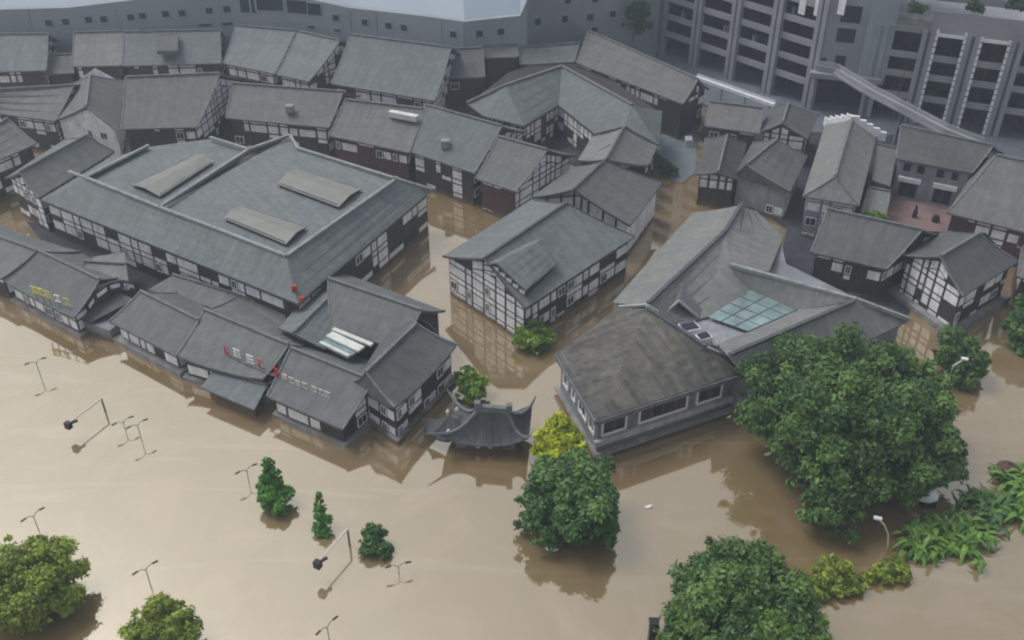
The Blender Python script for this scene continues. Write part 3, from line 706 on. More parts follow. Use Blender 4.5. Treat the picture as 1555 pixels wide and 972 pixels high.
# ------------------------------------------------------------------ block on the right
hs_('G0', 'townhouse', 'low brown roofed house below the long white canopy of the parking tower', 'house', [(1070, 191), (1153, 203)], [(1078, 155), (1158, 165)], 4.8, white=.3, group=G4, mat='tile_brown')
hs_('G0b', 'gabled_house', 'small dark roofed house with a white cross gable behind the twin roofs', 'house', [(1153, 201), (1168, 165)], [(1188, 187), (1197, 157)], 4.8, far=[(1227, 211), (1243, 174)], zr=6.6, white=.4, gwhite=1, group=G4, mat='tile_dark', bay=1.3)
hs_('G1', 'gabled_house', 'left of the twin dark roofs, white lattice gable over a dark porch', 'house', [(1056, 264), (1070, 210)], [(1090, 262), (1104, 206)], 4.9, far=[(1121, 272), (1134, 218)], zr=6.9, white=.2, gwhite=1, win=.05, group=G4, mat='tile_dark', bay=1.3)
hs_('G2', 'townhouse', 'right of the twin dark roofs, on plain grey concrete walls with dark windows', 'house', [(1114, 266), (1143, 216)], [(1133, 251), (1180, 212)], 4.9, far=[(1200, 291), (1226, 238)], zr=6.9, hip=(1, 0), white=0, win=.45, low=1, wall='plaster_grey', group=G4, mat='tile_dark', bay=2.4)
Hh = hs_('H', 'hipped_house', 'tall pale hipped roof with a white stepped gable at its far end', 'house', [(1219, 298), (1254, 186)], [(1268, 268), (1294, 180)], 6.2, far=[(1305, 312), (1332, 202)], zr=8.6, hip=(1, 0), low=.9, white=.6, win=.35, wall='plaster_grey', group=G4, mat='tile_pale')
mb = MB(); A, B, C = P(1252, 183, 6.6), P(1294, 176, 9.0), P(1345, 206, 6.6)
for s, e in ((A, B), (B, C)):
    for i in range(5):
        p = s.lerp(e, i/5); q = s.lerp(e, (i+1)/5); z = max(p.z, q.z); c = (p+q)/2; c.z = z-.6; dd = (q-p)/2; dd.z = 0
        mb.box(c, dd, Vector((0, .25, 0)), (0, 0, .65))
mb.build('stepped_gable', 'white_paint', Hh['root'])
hs_('S1', 'lean_to', 'narrow dark lean-to against the right side of the pale hipped roof', 'shed', [(1324, 273), (1352, 283)], [(1330, 219), (1361, 226)], 4.6, zr=5.6, white=0, win=0, wall='wall_grey', group=G4, mat='tile_brown', shed=True)
hs_('S2', 'flat_roof_annex', 'low pale flat-roofed annex with green growth on its edge', 'shed', [(1306, 324), (1346, 330)], [(1318, 285), (1353, 292)], 3.6, zr=3.9, white=0, win=0, wall='wall_grey', group=G4, mat='tile_pale', shed=True)
mb = MB(); rg = random.Random(3)
hs_I = hs_('I', 'shop_house', 'dark roofed shop house on the red court with two wide doorways under white lintels', 'house', [(1361, 241), (1476, 263)], [(1368, 191), (1508, 222)], 6.3, white=0, win=0, wall='plaster_grey', group=G4, mat='tile_dark', over=.45)
ii = inset([hs_I['N1'], hs_I['N2'], hs_I['F2'], hs_I['F1']], .45)
pa, pb = P(1361, 241, 6.3), P(1476, 263, 6.3)
ia = min(ii, key=lambda q: (q-Vector((pa.x, pa.y))).length); ib = min(ii, key=lambda q: (q-Vector((pb.x, pb.y))).length)
strip(hs_I['root'], ia, ib, [(.07, .2), (.27, .4), (.55, .68), (.76, .88)], 4.5, 5.7, 'plaster_grey', 'glass_dark')
strip(hs_I['root'], ia, ib, [(.08, .36), (.58, .86)], .75, 2.9, 'plaster_grey', 'interior', 'doorway')
def lintel(s0, s1):
    a, b = Vector((ia.x, ia.y, 0)), Vector((ib.x, ib.y, 0)); d = b-a; n = Vector((d.y, -d.x, 0)).normalized()
    mb = MB(); mb.box(a+d*(s0+s1)/2+n*.25+Z*3.5, d*(s1-s0)/2, n*.25, Z*.3); mb.build('lintel', 'white_paint', hs_I['root'])
lintel(.05, .38); lintel(.56, .9)
hs_('J', 'large_roof_house', 'wide brown roof filling the right photo edge under the parking tower', 'house', [(1438, 323), (1610, 366)], [(1512, 236), (1650, 268)], 5.2, hip=(1, 0), white=.4, win=.1, wall='wood_red', group=G4, mat='tile_brown')
hs_('J2', 'townhouse', 'small dark roof at the right photo edge below the wide brown roof', 'house', [(1545, 420), (1620, 440)], [(1552, 376), (1640, 398)], 4.8, white=.2, group=G4, mat='tile_brown')
hs_('K', 'townhouse', 'dark blue-grey roofed house behind the ring house, two white shutters under its eave', 'house', [(1231, 383), (1346, 409)], [(1256, 318), (1400, 350)], 5.0, white=.22, win=.1, wall='wood_dark', group=G4, mat='tile_dark')
hs_('L', 'timbered_house', 'freestanding dark house with white timbered corner, on a grey stone terrace in the water', 'house', [(1369, 387), (1432, 351)], [(1428, 390), (1487, 355)], 5.6, far=[(1462, 450), (1547, 397)], zr=8.3, low=.8, white=.36, gwhite=.6, win=.15, wall='wood_dark', group=G4, mat='tile_dark', plinth=(.9, .8, 'stone'), bay=1.6)
# red court things
for (px_, py_, hh, lab) in ((1388, 330, 1.7, 'slim dark figure-like post standing in the red court'), (1420, 336, .9, 'low dark crate-like object in the red court beside the brown roof')):
    p = P(px_, py_, .7); mb = MB(); mb.tube([p, p+Z*hh*.6, p+Z*hh*.75, p+Z*hh], [.34, .3, .14, .2] if hh > 1 else [.5, .5, .45, .3], 8)
    tag(mb.build('court_post' if hh > 1 else 'court_tub', 'metal_black'), lab, 'post' if hh > 1 else 'tub')
for (a_, b_, z_, lab) in (((1041, 214), (1052, 213), 1.2, 'bright white tarpaulin at the quay below the end of the long sloping roof'), ((998, 228), (1003, 228), 1.6, 'small white tarpaulin tip at the corner of the courtyard house roof')):
    p, q = P(*a_, z_), P(*b_, z_); mb = MB(); mb.face([p, q, q+Vector((0, 1.0, .35)), p+Vector((0, 1.0, .35))]); mb.face([p, p+Vector((0, 1.0, .35)), q+Vector((0, 1.0, .35)), q]); mb.bar(p-Z*1.2, p, .08, .08); mb.bar(q-Z*1.2, q, .08, .08)
    tag(mb.build('tarpaulin', 'white_paint'), lab, 'tarpaulin', 'white tarpaulins by the canal quay')

# ------------------------------------------------------------------ river front row
hs_('M0', 'townhouse', 'house cut by the left photo edge on the river front', 'house', [(-75, 396), (2, 427)], [(-45, 345), (56, 381)], 3.0, white=.5, win=.1, group=G3, mat='tile_grey', lift=.3)
hs_('M1', 'shop_house', 'river front house with yellow roof letters, leftmost whole one', 'house', [(5, 428), (113, 486)], [(57, 381), (151, 425)], 2.8, white=.4, win=.35, low=1, wall='wood_red', plinth=(.45, .45, 'stone'), group=G3, mat='tile_grey', lift=.3, gwhite=.7)
hs_('M1b', 'annex', 'small plain roof tucked between the yellow-lettered house and the big hall', 'house', [(118, 424), (196, 440)], [(128, 398), (190, 402)], 3.6, white=.1, win=0, group=G3, mat='tile_pale', pitch=15)
hs_('M2', 'townhouse', 'plain roofed river front house between the yellow-lettered and the red-lettered one', 'house', [(166, 488), (267, 541)], [(213, 443), (302, 487)], 2.8, white=.55, win=.5, low=1, wall='wood_dark', plinth=(.7, .6, 'stone'), group=G3, mat='tile_grey')
hs_('M2b', 'annex', 'low flat grey roof between the river front houses and the hall wall', 'house', [(225, 440), (440, 500)], [(262, 418), (430, 470)], 2.7, zr=3.1, white=0, win=0, group=G3, mat='tile_grey', shed=True)
hs_('M3', 'shop_house', 'river front house with red and white roof letters, awning roof below it', 'house', [(269, 545), (400, 581)], [(310, 471), (438, 524)], 2.9, white=.45, win=.5, low=1, wall='wood_dark', plinth=(.5, .5, 'stone'), group=G3, mat='tile_grey', lift=.5)
hs_('M3b', 'porch', 'blue-grey porch roof reaching over the water in front of the red-lettered house', 'porch', [(305, 588), (386, 622)], [(327, 556), (405, 586)], 1.8, zr=2.5, white=.15, win=.1, wall='wood_red', group=G3, mat='tile_blue', shed=True)
hs_('M4', 'shop_house', 'river front house with white roof letters, right of the red-lettered one', 'house', [(405, 602), (520, 652)], [(441, 529), (566, 579)], 2.7, white=.4, win=.5, low=1, wall='wood_dark', plinth=(.4, .4, 'stone'), group=G3, mat='tile_grey')
hs_('M6', 'townhouse', 'greenish grey roof with bright skylight strips at the back of the river front cluster', 'house', [(500, 500), (606, 530)], [(498, 424), (640, 472)], 4.2, white=.1, win=0, group=G3, mat='tile_grey')
hs_('M6L', 'townhouse', 'narrow roof with a pale verge running towards the hall corner', 'house', [(423, 498), (489, 424)], [(446, 506), (510, 442)], 4.2, far=[(494, 530), (523, 480)], zr=5.4, white=.2, win=0, group=G3, mat='tile_blue')
M5 = hs_('M5', 'hipped_house', 'right end house of the river front row, steep dark slope to the canal', 'house', [(600, 625), (694, 529)], [(556, 566), (633, 492)], 4.4, far=[(538, 585), (607, 470)], hip=(1, 0), white=.25, win=.6, low=1, bay=2.6, wall='wood_dark', plinth=(.5, .5, 'plaster_grey'), group=G3, mat='tile_dark', lift=.5, cap='ridge_mid')
# bright skylight strips between M4 and M6
mb = MB()
for (p, q, w) in (((506, 500), (565, 524), .5), ((500, 508), (549, 531), 1.0), ((486, 520), (530, 541), .35)):
    mb.bar(P(*p, 4.6), P(*q, 4.6), w, .25)
mb.build('skylight', 'skylight_white', H['M6']['root'])
mb = MB(); mb.bar(P(497, 514, 4.3), P(541, 536, 4.3), 2.4, .2); mb.build('glass_roof', 'glass_teal', H['M6']['root'])
# red ornament between the hall corner and the row
mb = MB(); c = P(447, 440, 6.6); mb.box(c, (.25, 0, 0), (0, .2, 0), (0, 0, .55)); mb.box(c+Vector((.5, -.6, -.9)), (.5, .1, 0), (-.1, .25, 0), (0, 0, .35)); mb.box(c+Vector((.2, -.2, -2.2)), (.12, 0, 0), (0, .12, 0), (0, 0, 2.0)); tag(mb.build('sign_board', 'red_paint'), 'faded red sign standing at the front corner of the big hall roof', 'sign')

# round-topped parapet gable at the left end of the plain roofed house, and the low link to its neighbour
def parapet(root, A, B, prof, name='parapet_gable', th=.35):
    A = Vector((A.x, A.y, 0)); B = Vector((B.x, B.y, 0)); d = B-A; Lw = d.length; d.normalize(); n = Vector((d.y, -d.x, 0))
    if n.y > 0: n = -n
    tops = []
    for px_, py_ in prof:
        lo, hi = -.2, 1.2
        for _ in range(30):
            m = (lo+hi)/2; c = A+(B-A)*m; z = zat(c, py_)
            if PR((c.x, c.y, z))[0] < px_: lo = m
            else: hi = m
        c = A+(B-A)*lo; tops.append((lo*Lw, zat(c, py_)))
    mb = MB()
    for (s0, z0), (s1, z1) in zip(tops, tops[1:]):
        p, q = A+d*s0, A+d*s1
        f = [p-Z*2, q-Z*2, q+Z*z1, p+Z*z0]; mb.face(f); mb.face([v-n*th for v in f][::-1])
        mb.face([p+Z*z0, q+Z*z1, q+Z*z1-n*th, p+Z*z0-n*th])
        ins_ = .22; k = (z1-z0)/(s1-s0)
        mb.face([p+d*ins_+n*.05+Z*(z0+k*ins_-.75), q-d*ins_+n*.05+Z*(z1-k*ins_-.75), q-d*ins_+n*.05+Z*(z1-k*ins_-.25), p+d*ins_+n*.05+Z*(z0+k*ins_-.25)], m=1)
        for w in range(2):
            a_ = s0+(s1-s0)*(.18+.42*w); b__ = a_+(s1-s0)*.25; mb.face([A+d*a_+n*.05+Z*1.0, A+d*b__+n*.05+Z*1.0, A+d*b__+n*.05+Z*1.9, A+d*a_+n*.05+Z*1.9], m=1)
    mb.build(name, ['wood_dark', 'plaster'], root)
parapet(H['M2']['root'], P(133, 502, 0), P(207, 472, 0), [(131, 464), (143, 446), (163, 431), (183, 426), (205, 430)])
mb = MB(); mb.prism([(P(a_, b_, 0).x, P(a_, b_, 0).y) for a_, b_ in ((112, 498), (140, 508), (172, 520), (215, 480), (160, 455))], -2.5, 1.6); mb.build('link_wall', 'wall_grey', H['M2']['root'])
mb = MB(); q_ = [P(118, 482, 2.0), P(136, 490, 2.0), P(205, 455, 3.0), P(152, 430, 3.2)]; mb.face(q_); mb.face([v-Z*.2 for v in q_][::-1]); mb.build('link_roof', 'tile_dark', H['M2']['root'])
# stone quay step in front of the row
def roof_letters(name, label, cells, hcol, z0, dz, size, seed, group):
    """row of stroke-built characters on a thin frame standing on a roof"""
    rg = random.Random(seed)
    pts = [P(x, y, z0+dz*i) for i, (x, y, _) in enumerate(cells)]
    root = empty(name, pts[0], label, 'roof sign', group)
    d = (pts[-1]-pts[0]); d.z = 0; d.normalize(); U = Vector((0, 0, 1)); n = Vector((d.y, -d.x, 0))
    if n.y > 0: n = -n
    fr = MB(); fr.bar(pts[0]-U*.1, pts[-1]-U*.1, .08, .08)
    for p in pts: fr.bar(p-U*.9, p-U*.1, .08, .08)
    fr.build('sign_frame', 'metal_grey', root)
    for (x, y, m), p in zip(cells, pts):
        mb = MB(); s = size; c = p+U*s*.5
        k = rg.randint(2, 3)
        for i in range(k): mb.box(c+U*s*(-.4+.8*i/(k-1)), d*s*.42, n*.04, U*s*.055)
        for i in range(rg.randint(1, 3)): mb.box(c+d*s*rg.uniform(-.35, .35), d*s*.055, n*.045, U*s*rg.uniform(.3, .48))
        a = c+d*s*-.05; mb.bar(a+n*.01, a+d*s*rg.choice((-.4, .4))-U*s*.45+n*.01, .07, s*.11)
        mb.build('letter', m, root)
GS = 'letters standing on the river front roofs'
roof_letters('roof_sign', 'row of faded yellow letters standing on the leftmost river front roof', [(54, 446, 'yellow_paint'), (64, 449, 'yellow_paint'), (74, 453, 'yellow_paint'), (89, 459, 'white_paint'), (103, 464, 'yellow_paint')], 0, 3.9, -.08, 1.0, 1, GS)
roof_letters('roof_sign', 'row of red and white letters on the roof above the porch', [(346, 539, 'red_paint'), (361, 543, 'white_paint'), (381, 552, 'white_paint'), (397, 559, 'red_paint'), (419, 571, 'red_paint')], 0, 3.8, 0, 1.1, 2, GS)
roof_letters('roof_sign', 'row of small white letters on the roof right of the red-lettered one', [(433, 577, 'metal_pale'), (443, 582, 'metal_pale'), (453, 587, 'metal_pale'), (463, 590, 'metal_pale'), (478, 596, 'metal_pale'), (488, 600, 'metal_pale'), (498, 604, 'metal_pale')], 0, 3.6, 0, .75, 5, GS)

# ------------------------------------------------------------------ gatehouse with upturned eaves
groot = empty('gatehouse', (P(730, 690, 0).x, P(730, 690, 0).y, 0), 'small gate pavilion with sweeping blue-grey roof and upturned eave tips at the water', 'gate pavilion')
FL, FR, BR, BL = P(668, 675, 1.5), P(800, 680, 1.5), P(808, 628, 1.5), P(690, 622, 1.5)
r1, r2 = P(728, 620, 4.6), P(770, 624, 4.6)
mb = MB(); kw = dict(sag=.8, rows=7, lift=1.2, th=.15)
slope(mb, FL, FR, r2, r1, **kw); slope(mb, BR, BL, r1, r2, **kw); slope(mb, BL, FL, r1, r1, **kw); slope(mb, FR, BR, r2, r2, **kw)
gr = mb.build('roof', 'tile_gate', groot)
mb = MB(); mb.bar(r1+Vector((-.2, 0, .1)), r2+Vector((.2, 0, .1)), .5, .6)
mb.box(r1+Vector((-.2, 0, .4)), (.3, 0, 0), (0, .3, 0), (0, 0, .4)); mb.box(r2+Vector((.2, 0, .4)), (.3, 0, 0), (0, .3, 0), (0, 0, .4))
def sweep(e, r, tip):
    pts = []
    for i in range(9):
        t = i/8; p = e.lerp(r, t); p.z += -.8*t*(1-t)*abs(r.z-e.z)+1.2*(1-t)**2+.12; pts.append(p)
    out = (e-r); out.z = 0; out.normalize()
    pts.insert(0, pts[0]+out*tip+Vector((0, 0, .55))); mb.tube(pts, [.06]+[.17]*9, 6)
for e, r, tp in ((FL, r1, 1.4), (FR, r2, .5), (BR, r2, .6), (BL, r1, 1.2)): sweep(e, r, tp)
w = mb.build('ridge_cap', 'ridge_mid', groot); w.parent = gr; w.location = (0, 0, 0)
mb = MB(); iq = inset([FL, FR, BR, BL], 1.1); mb.prism([(p.x, p.y) for p in iq], -2.5, 1.7); mb.build('wall', 'wood_red', groot)
fl, fr = sorted(iq, key=lambda q: q.y)[:2]
if fl.x > fr.x: fl, fr = fr, fl
strip(groot, fl, fr, [(.04, .18), (.8, .95)], .5, 1.1, 'plaster_grey', 'plaster_grey', 'lattice_panel')
for s in (.38, .58):
    mb = MB(); c = Vector((fl.x, fl.y, 0)).lerp(Vector((fr.x, fr.y, 0)), s)+Vector((0, -.3, .8)); mb.tube([c-Z*.25, c-Z*.1, c+Z*.1, c+Z*.25], [.08, .22, .22, .08], 8); mb.build('lantern', 'white_paint', groot)
# lower tier at its left
mb = MB(); a1, a2, b1, b2 = P(655, 665, 1.2), P(690, 672, 1.2), P(680, 632, 2.9), P(700, 637, 2.9)
slope(mb, a1, a2, b2, b1, sag=.6, lift=.5); a3 = P(640, 640, 1.6); slope(mb, a3, a1, b1, b1, sag=.5, lift=.5)
w = mb.build('side_roof', 'tile_gate', groot)
mb = MB()
for (x, y, z) in ((680, 625, 3.2), (694, 622, 3.0), (681, 655, 2.6)):
    mb = MB(); c = P(x, y, z); mb.tube([c-Z*.6, c, c+Z*.25], [.12, .22, .08], 6); mb.build('roof_finial', 'metal_pale', groot)

# ------------------------------------------------------------------ long back wall with its pale roof
bz = 9.0
foot = [(-420, 62, -60), (-60, 55, 16), (100, 53, 12), (221, 49, -2), (345, 43, -18), (440, 45, -8), (530, 53, 12), (640, 67, 24), (705, 76, 33), (790, 68, 24), (800, 66, 1)]
pts = []
for x, y, t in foot:
    p = P(x, y, bz); p.y += 3; z = zat(p, t); pts.append((p, max(12, min(z, 22))))
wr = empty('stadium_wall', (pts[5][0].x, pts[5][0].y, 0), 'long bending pale grey wall with small square windows under a smooth blue-grey roof', 'large building')
mb = MB(); rb = MB()
for (p, z), (q, w) in zip(pts, pts[1:]):
    back = Vector((0, 1.2, 0))
    mb.face([Vector((p.x, p.y, -3)), Vector((q.x, q.y, -3)), Vector((q.x, q.y, w)), Vector((p.x, p.y, z))])
    A, B = Vector((p.x, p.y, z)), Vector((q.x, q.y, w)); 
    mb.face([A, B, B+back, A+back])
    C, D = A+Vector((A.x*.12, 10, 6)), B+Vector((B.x*.12, 10, 6)); Ee, Fe = C+Vector((0, 60, 12)), D+Vector((0, 60, 12))
    rb.face([A+back-Z*.3, B+back-Z*.3, D, C]); rb.face([C, D, Fe, Ee])
q, w = pts[-1]; last = Vector((q.x, q.y, w)); rb.face([Vector((q.x, q.y, -3)), Vector((q.x+8, q.y+75, -3)), last+Vector((last.x*.12, 70, 18)), last+Vector((last.x*.12, 10, 6)), last])
mb.build('wall', 'concrete_blue', wr); rb.build('roof', 'panel_blue', wr)
def on_wall(pts, px, py):
    """where the sight line of a photo pixel meets a polyline wall (used to read window sizes off the photo)"""
    for (p, _), (q, _) in zip(pts, pts[1:]):
        a, b = PR((p.x, p.y, 9)), PR((q.x, q.y, 9))
        if min(a[0], b[0])-1 <= px <= max(a[0], b[0])+1:
            t = (px-a[0])/(b[0]-a[0]); c = p.lerp(q, t); z = zat(c, py); d = (q-p); d.z = 0; d.normalize(); n = Vector((d.y, -d.x, 0)); return Vector((c.x, c.y, z)), d, n
def wall_window(root, pts, px, py, w, h, mat='glass_dark', name='window'):
    r = on_wall(pts, px, py)
    if not r: return
    c, d, n = r; mb = MB()
    mb.box(c+n*.06, d*w/2, n*.06, Z*h/2, 0)
    for s in (-1, 1): mb.box(c+n*.08+d*(w/2)*s, d*.08, n*.08, Z*(h/2+.1), 1); mb.box(c+n*.079+Z*(h/2)*s, d*w/2, n*.079, Z*.08, 1)
    mb.build(name, [mat, 'concrete_blue'], root)
for x, y in [(77, 35), (103, 33), (138, 30), (161, 29), (202, 26), (220, 24), (255, 21), (280, 20), (321, 16), (348, 14), (512, 27), (556, 34), (592, 39), (615, 42), (689, 52), (728, 51), (760, 48)]:
    wall_window(wr, pts, x, y, 1.3, 1.2)
for x, y, w in [(311, 38, 2.4), (345, 36, 2.0), (473, 41, 1.4), (216, 46, 1.4), (512, 46, 1.2)]: wall_window(wr, pts, x, y, w, .6)
for x, y, w, hh in [(376, 8, 1.8, 2.6), (389, 8, 1.0, 2.8), (413, 6, 5.0, 2.4), (452, 10, 4.5, 2.4), (481, 14, 2.6, 2.2)]: wall_window(wr, pts, x, y, w, hh)
mb = MB()
for x in (50, 182, 534, 574, 672, 705, 762):
    r = on_wall(pts, x, 40)
    if r: c, d, n = r; zt = min(zz for _, zz in pts)-.1; mb.box((c.x+n.x*.03, c.y+n.y*.03, zt/2), d*.05, n*.03, Z*zt/2)
mb.build('wall_joint', 'concrete_dark', wr)
# plain annex wall right of it
pts2 = []
for x, y in [(798, 64), (880, 52), (985, 44), (1010, 40)]:
    p = P(x, y, bz); p.y += 9; pts2.append((p, 26))
ar = empty('annex_block', (pts2[1][0].x, pts2[1][0].y, 0), 'plain grey block with scattered small dark windows between the blue roof and the parking tower', 'large building')
mb = MB()
q = [Vector((p.x, p.y)) for p, _ in pts2]; q += [q[-1]+Vector((20, 40)), q[0]+Vector((4, 60))]
mb.prism([(v.x, v.y) for v in q], -3, 26); mb.build('wall', 'concrete', ar)
for x, y in [(816, 33), (857, 29), (896, 26), (930, 21), (861, 0), (902, -2), (940, -6), (903, 46)]: wall_window(ar, pts2, x, y, 1.3, 1.3)

# ------------------------------------------------------------------ parking tower
def grid_front(root, A, B, nb, z_levels, top, zbase=0, parts=True, opening='interior', col='concrete', lit=()):
    """open deck front: columns and floor edges as parts; A,B plan ends"""
    A, B = Vector((A.x, A.y, 0)), Vector((B.x, B.y, 0)); d = B-A; Lw = d.length; d.normalize(); n = Vector((d.y, -d.x, 0))
    bw = Lw/nb
    for i in range(nb+1):
        c = A+d*bw*i; mb = MB()
        for s in (-.55, .55): mb.box(c+d*s+n*.25+Z*(zbase+top)/2, d*.38, n*.45, Z*(top-zbase)/2)
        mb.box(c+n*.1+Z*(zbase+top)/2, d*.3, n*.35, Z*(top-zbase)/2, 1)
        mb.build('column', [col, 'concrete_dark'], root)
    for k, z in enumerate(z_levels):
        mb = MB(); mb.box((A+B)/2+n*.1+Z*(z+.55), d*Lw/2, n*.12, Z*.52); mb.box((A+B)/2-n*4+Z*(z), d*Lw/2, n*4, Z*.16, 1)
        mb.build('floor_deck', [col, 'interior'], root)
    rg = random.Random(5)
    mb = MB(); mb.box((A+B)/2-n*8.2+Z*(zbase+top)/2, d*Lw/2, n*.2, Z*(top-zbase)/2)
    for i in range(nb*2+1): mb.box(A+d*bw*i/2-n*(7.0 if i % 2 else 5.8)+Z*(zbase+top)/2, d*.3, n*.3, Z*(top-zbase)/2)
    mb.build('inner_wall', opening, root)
    # clutter behind the parapets
    for z in z_levels[:5]:
        for i in range(nb):
            if rg.random() < .45:
                mb = MB(); k0 = rg.uniform(.2, .7)
                for k in range(rg.randint(1, 4)): mb.box(A+d*(bw*(i+k0)+k*.7)-n*rg.uniform(.6, 1.2)+Z*(z+.9+rg.random()*.6), d*rg.uniform(.1, .35), n*.3, Z*rg.uniform(.3, .8), rg.randint(0, 1))
                mb.build('stored_goods', ['plaster_grey', 'concrete_dark'], root)
    return A, B, d, n, bw
a, b = P(966, 70, 0), P(1226, 166, 0)
dv = (b-a); dv.z = 0; u = dv.normalized()
c4 = P(1116, 131, 0)
zl = [zat(c4, y) for y in (98, 71, 43, 15)]
st = zl[1]-zl[0]; zl += [zl[3]+st*k for k in range(1, 9)]
top = zl[-1]+st
tr = empty('parking_tower', ((a.x+b.x)/2, (a.y+b.y)/2, 0), 'grey parking tower with open dark decks and paired columns at the top of the photo', 'large building')
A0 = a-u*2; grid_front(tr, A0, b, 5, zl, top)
# white curtained windows high on the first front
n1 = Vector((u.y, -u.x, 0))
for x, y, w in [(1171, 4, 1.4), (1199, 8, 1.6), (1222, 12, 3.2), (1245, 8, 1.6)]:
    t = (x-966)/(1226-966); c = a.lerp(b, t); c.z = zat(c, y); mb = MB(); mb.box(c+n1*.2, u*w*.38, n1*.08, Z*1.4); mb.build('curtained_window', 'white_paint', tr)
# stair core
b2 = P(1330, 178, 0); cd = (b2-b); cd.z = 0; cd.normalize(); cn = Vector((cd.y, -cd.x, 0)); cl = (b2-b).length
mb = MB(); mb.prism([(p.x, p.y) for p in (b+cn*.6, b2+cn*.6, b2-cn*14, b-cn*14)], 6.2, top); mb.build('stair_core', 'concrete', tr)
mb = MB(); c = b.lerp(b2, .8); zb_ = zat(c, 124); mb.box(c+cn*.8+Z*(zb_+top)/2, cd*cl*.19, cn*.25, Z*(top-zb_)/2); mb.build('cladding_panel', 'concrete_blue', tr)
for x, y, w, hh in [(1264, 20, 3.0, 2.6), (1262, 52, 2.8, 2.2), (1261, 90, 1.6, 1.6), (1237, 95, .8, 2)]:
    t = (x-1226)/104; c = b.lerp(b2, t); c.z = zat(c, y); mb = MB(); mb.box(c+cn*.65, cd*w/2, cn*.06, Z*hh/2); mb.build('window', 'interior', tr)
mb = MB(); c = b.lerp(b2, .45); mb.box(c+cn*1.2+Z*6.6, cd*cl*.5, cn*.9, Z*.4); mb.build('canopy_beam', 'concrete', tr)
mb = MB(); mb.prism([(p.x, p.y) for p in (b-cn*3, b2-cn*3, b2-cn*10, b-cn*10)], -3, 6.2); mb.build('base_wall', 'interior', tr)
# second front with white framed bays
a3, b3 = P(1338, 182, 0), P(1640, 228, 0)
t3 = empty('shopping_tower', ((a3.x+b3.x)/2, (a3.y+b3.y)/2, 0), 'right-hand tower front with tall bays outlined in bright white frames', 'large building')
u3 = (b3-a3); u3.z = 0; u3.normalize(); n3 = Vector((u3.y, -u3.x, 0)); L3 = (b3-a3).length
def px3(x, yref=None):
    # plan point on front under photo column x at row 130
    lo, hi = -.4, 1.4
    for _ in range(40):
        m = (lo+hi)/2; c = a3.lerp(b3, m); z = zat(c, 130)
        if PR((c.x, c.y, z))[0] < x: lo = m
        else: hi = m
    return a3.lerp(b3, lo)
cols = [px3(x) for x in (1322, 1392, 1459, 1527, 1600, 1675)]
cref = px3(1425)
zs = [zat(cref, y) for y in (155, 123, 94, 66)]
ztop = zat(cref, 50)
for i, c in enumerate(cols):
    mb = MB()
    for s in (-.6, .6): mb.box(c+u3*s+n3*.25+Z*ztop/2, u3*.36, n3*.45, Z*ztop/2)
    mb.box(c+n3*.1+Z*ztop/2, u3*.3, n3*.3, Z*ztop/2, 1); mb.build('column', ['concrete', 'concrete_dark'], t3)
for z in zs[:-1]+[ztop-.5]:
    mb = MB(); c = (cols[0]+cols[-1])/2; hl = (cols[-1]-cols[0]).length/2
    mb.box(c+n3*.1+Z*(z+.4), u3*hl, n3*.12, Z*.5); mb.box(c-n3*4+Z*(z-.1), u3*hl, n3*4, Z*.15, 1); mb.build('floor_deck', ['concrete', 'interior'], t3)
for i in range(5):
    c = (cols[i]+cols[i+1])/2; hl = (cols[i+1]-cols[i]).length/2
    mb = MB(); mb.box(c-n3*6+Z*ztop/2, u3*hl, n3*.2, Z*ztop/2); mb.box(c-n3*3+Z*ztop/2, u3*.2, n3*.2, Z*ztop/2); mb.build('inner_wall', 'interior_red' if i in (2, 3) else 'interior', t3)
mb = MB(); c = (cols[0]+cols[-1])/2; hl = (cols[-1]-cols[0]).length/2
ztp = zat(cols[2], 22); mb.box(c-n3*9.6+Z*(ztop+.2), u3*hl, n3*10, Z*.2); mb.build('roof_deck', 'concrete', t3)
mb = MB(); c = (cols[1]+cols[-1])/2; hl = (cols[-1]-cols[1]).length/2; mb.box(c+n3*.3+Z*(ztop+ztp)/2, u3*hl, n3*.3, Z*(ztp-ztop)/2); mb.build('parapet', 'concrete', t3)
mb = MB(); c = (cols[0]+cols[1])/2; hl = (cols[1]-cols[0]).length/2; zz = zat(cols[0], 24); mb.box(c-n3*1.0+Z*(ztop+zz)/2, u3*hl, n3*.8, Z*(zz-ztop)/2); mb.build('roof_planter', 'stone', t3)
def frame_bay(i, z0, z1, full=True):
    a_, b_ = cols[i]+u3*1.15+n3*.75, cols[i+1]-u3*1.15+n3*.75
    mb = MB()
    for p in (a_, b_):
        z = z0
        while z < z1: mb.box(p+Z*(z+.42), u3*.2, n3*.12, Z*.36); z += .95
    mb.box((a_+b_)/2+Z*z1, (b_-a_)/2, n3*.12, Z*.25); mb.build('bay_frame', 'white_paint', t3)
frame_bay(1, zs[0]-3.5, ztop-.3); frame_bay(2, .4, ztop-.3)
# terrace and hillside behind the towers
tb = MB(); off = n3*-14
tb.prism([(p.x, p.y) for p in (cols[1]-n3*19.7, cols[-1]+u3*60-n3*19.7, cols[-1]+u3*60-n3*90, cols[1]-n3*90-u3*10)], -3, ztp-.9); tb.build('roof_terrace', 'stone', t3)
mb = MB(); mb.box((cols[2]+cols[3])/2-n3*9+Z*(ztp-.5), u3*30, n3*.4, Z*.6); mb.build('terrace_kerb', 'concrete', t3)
rg = random.Random(9)
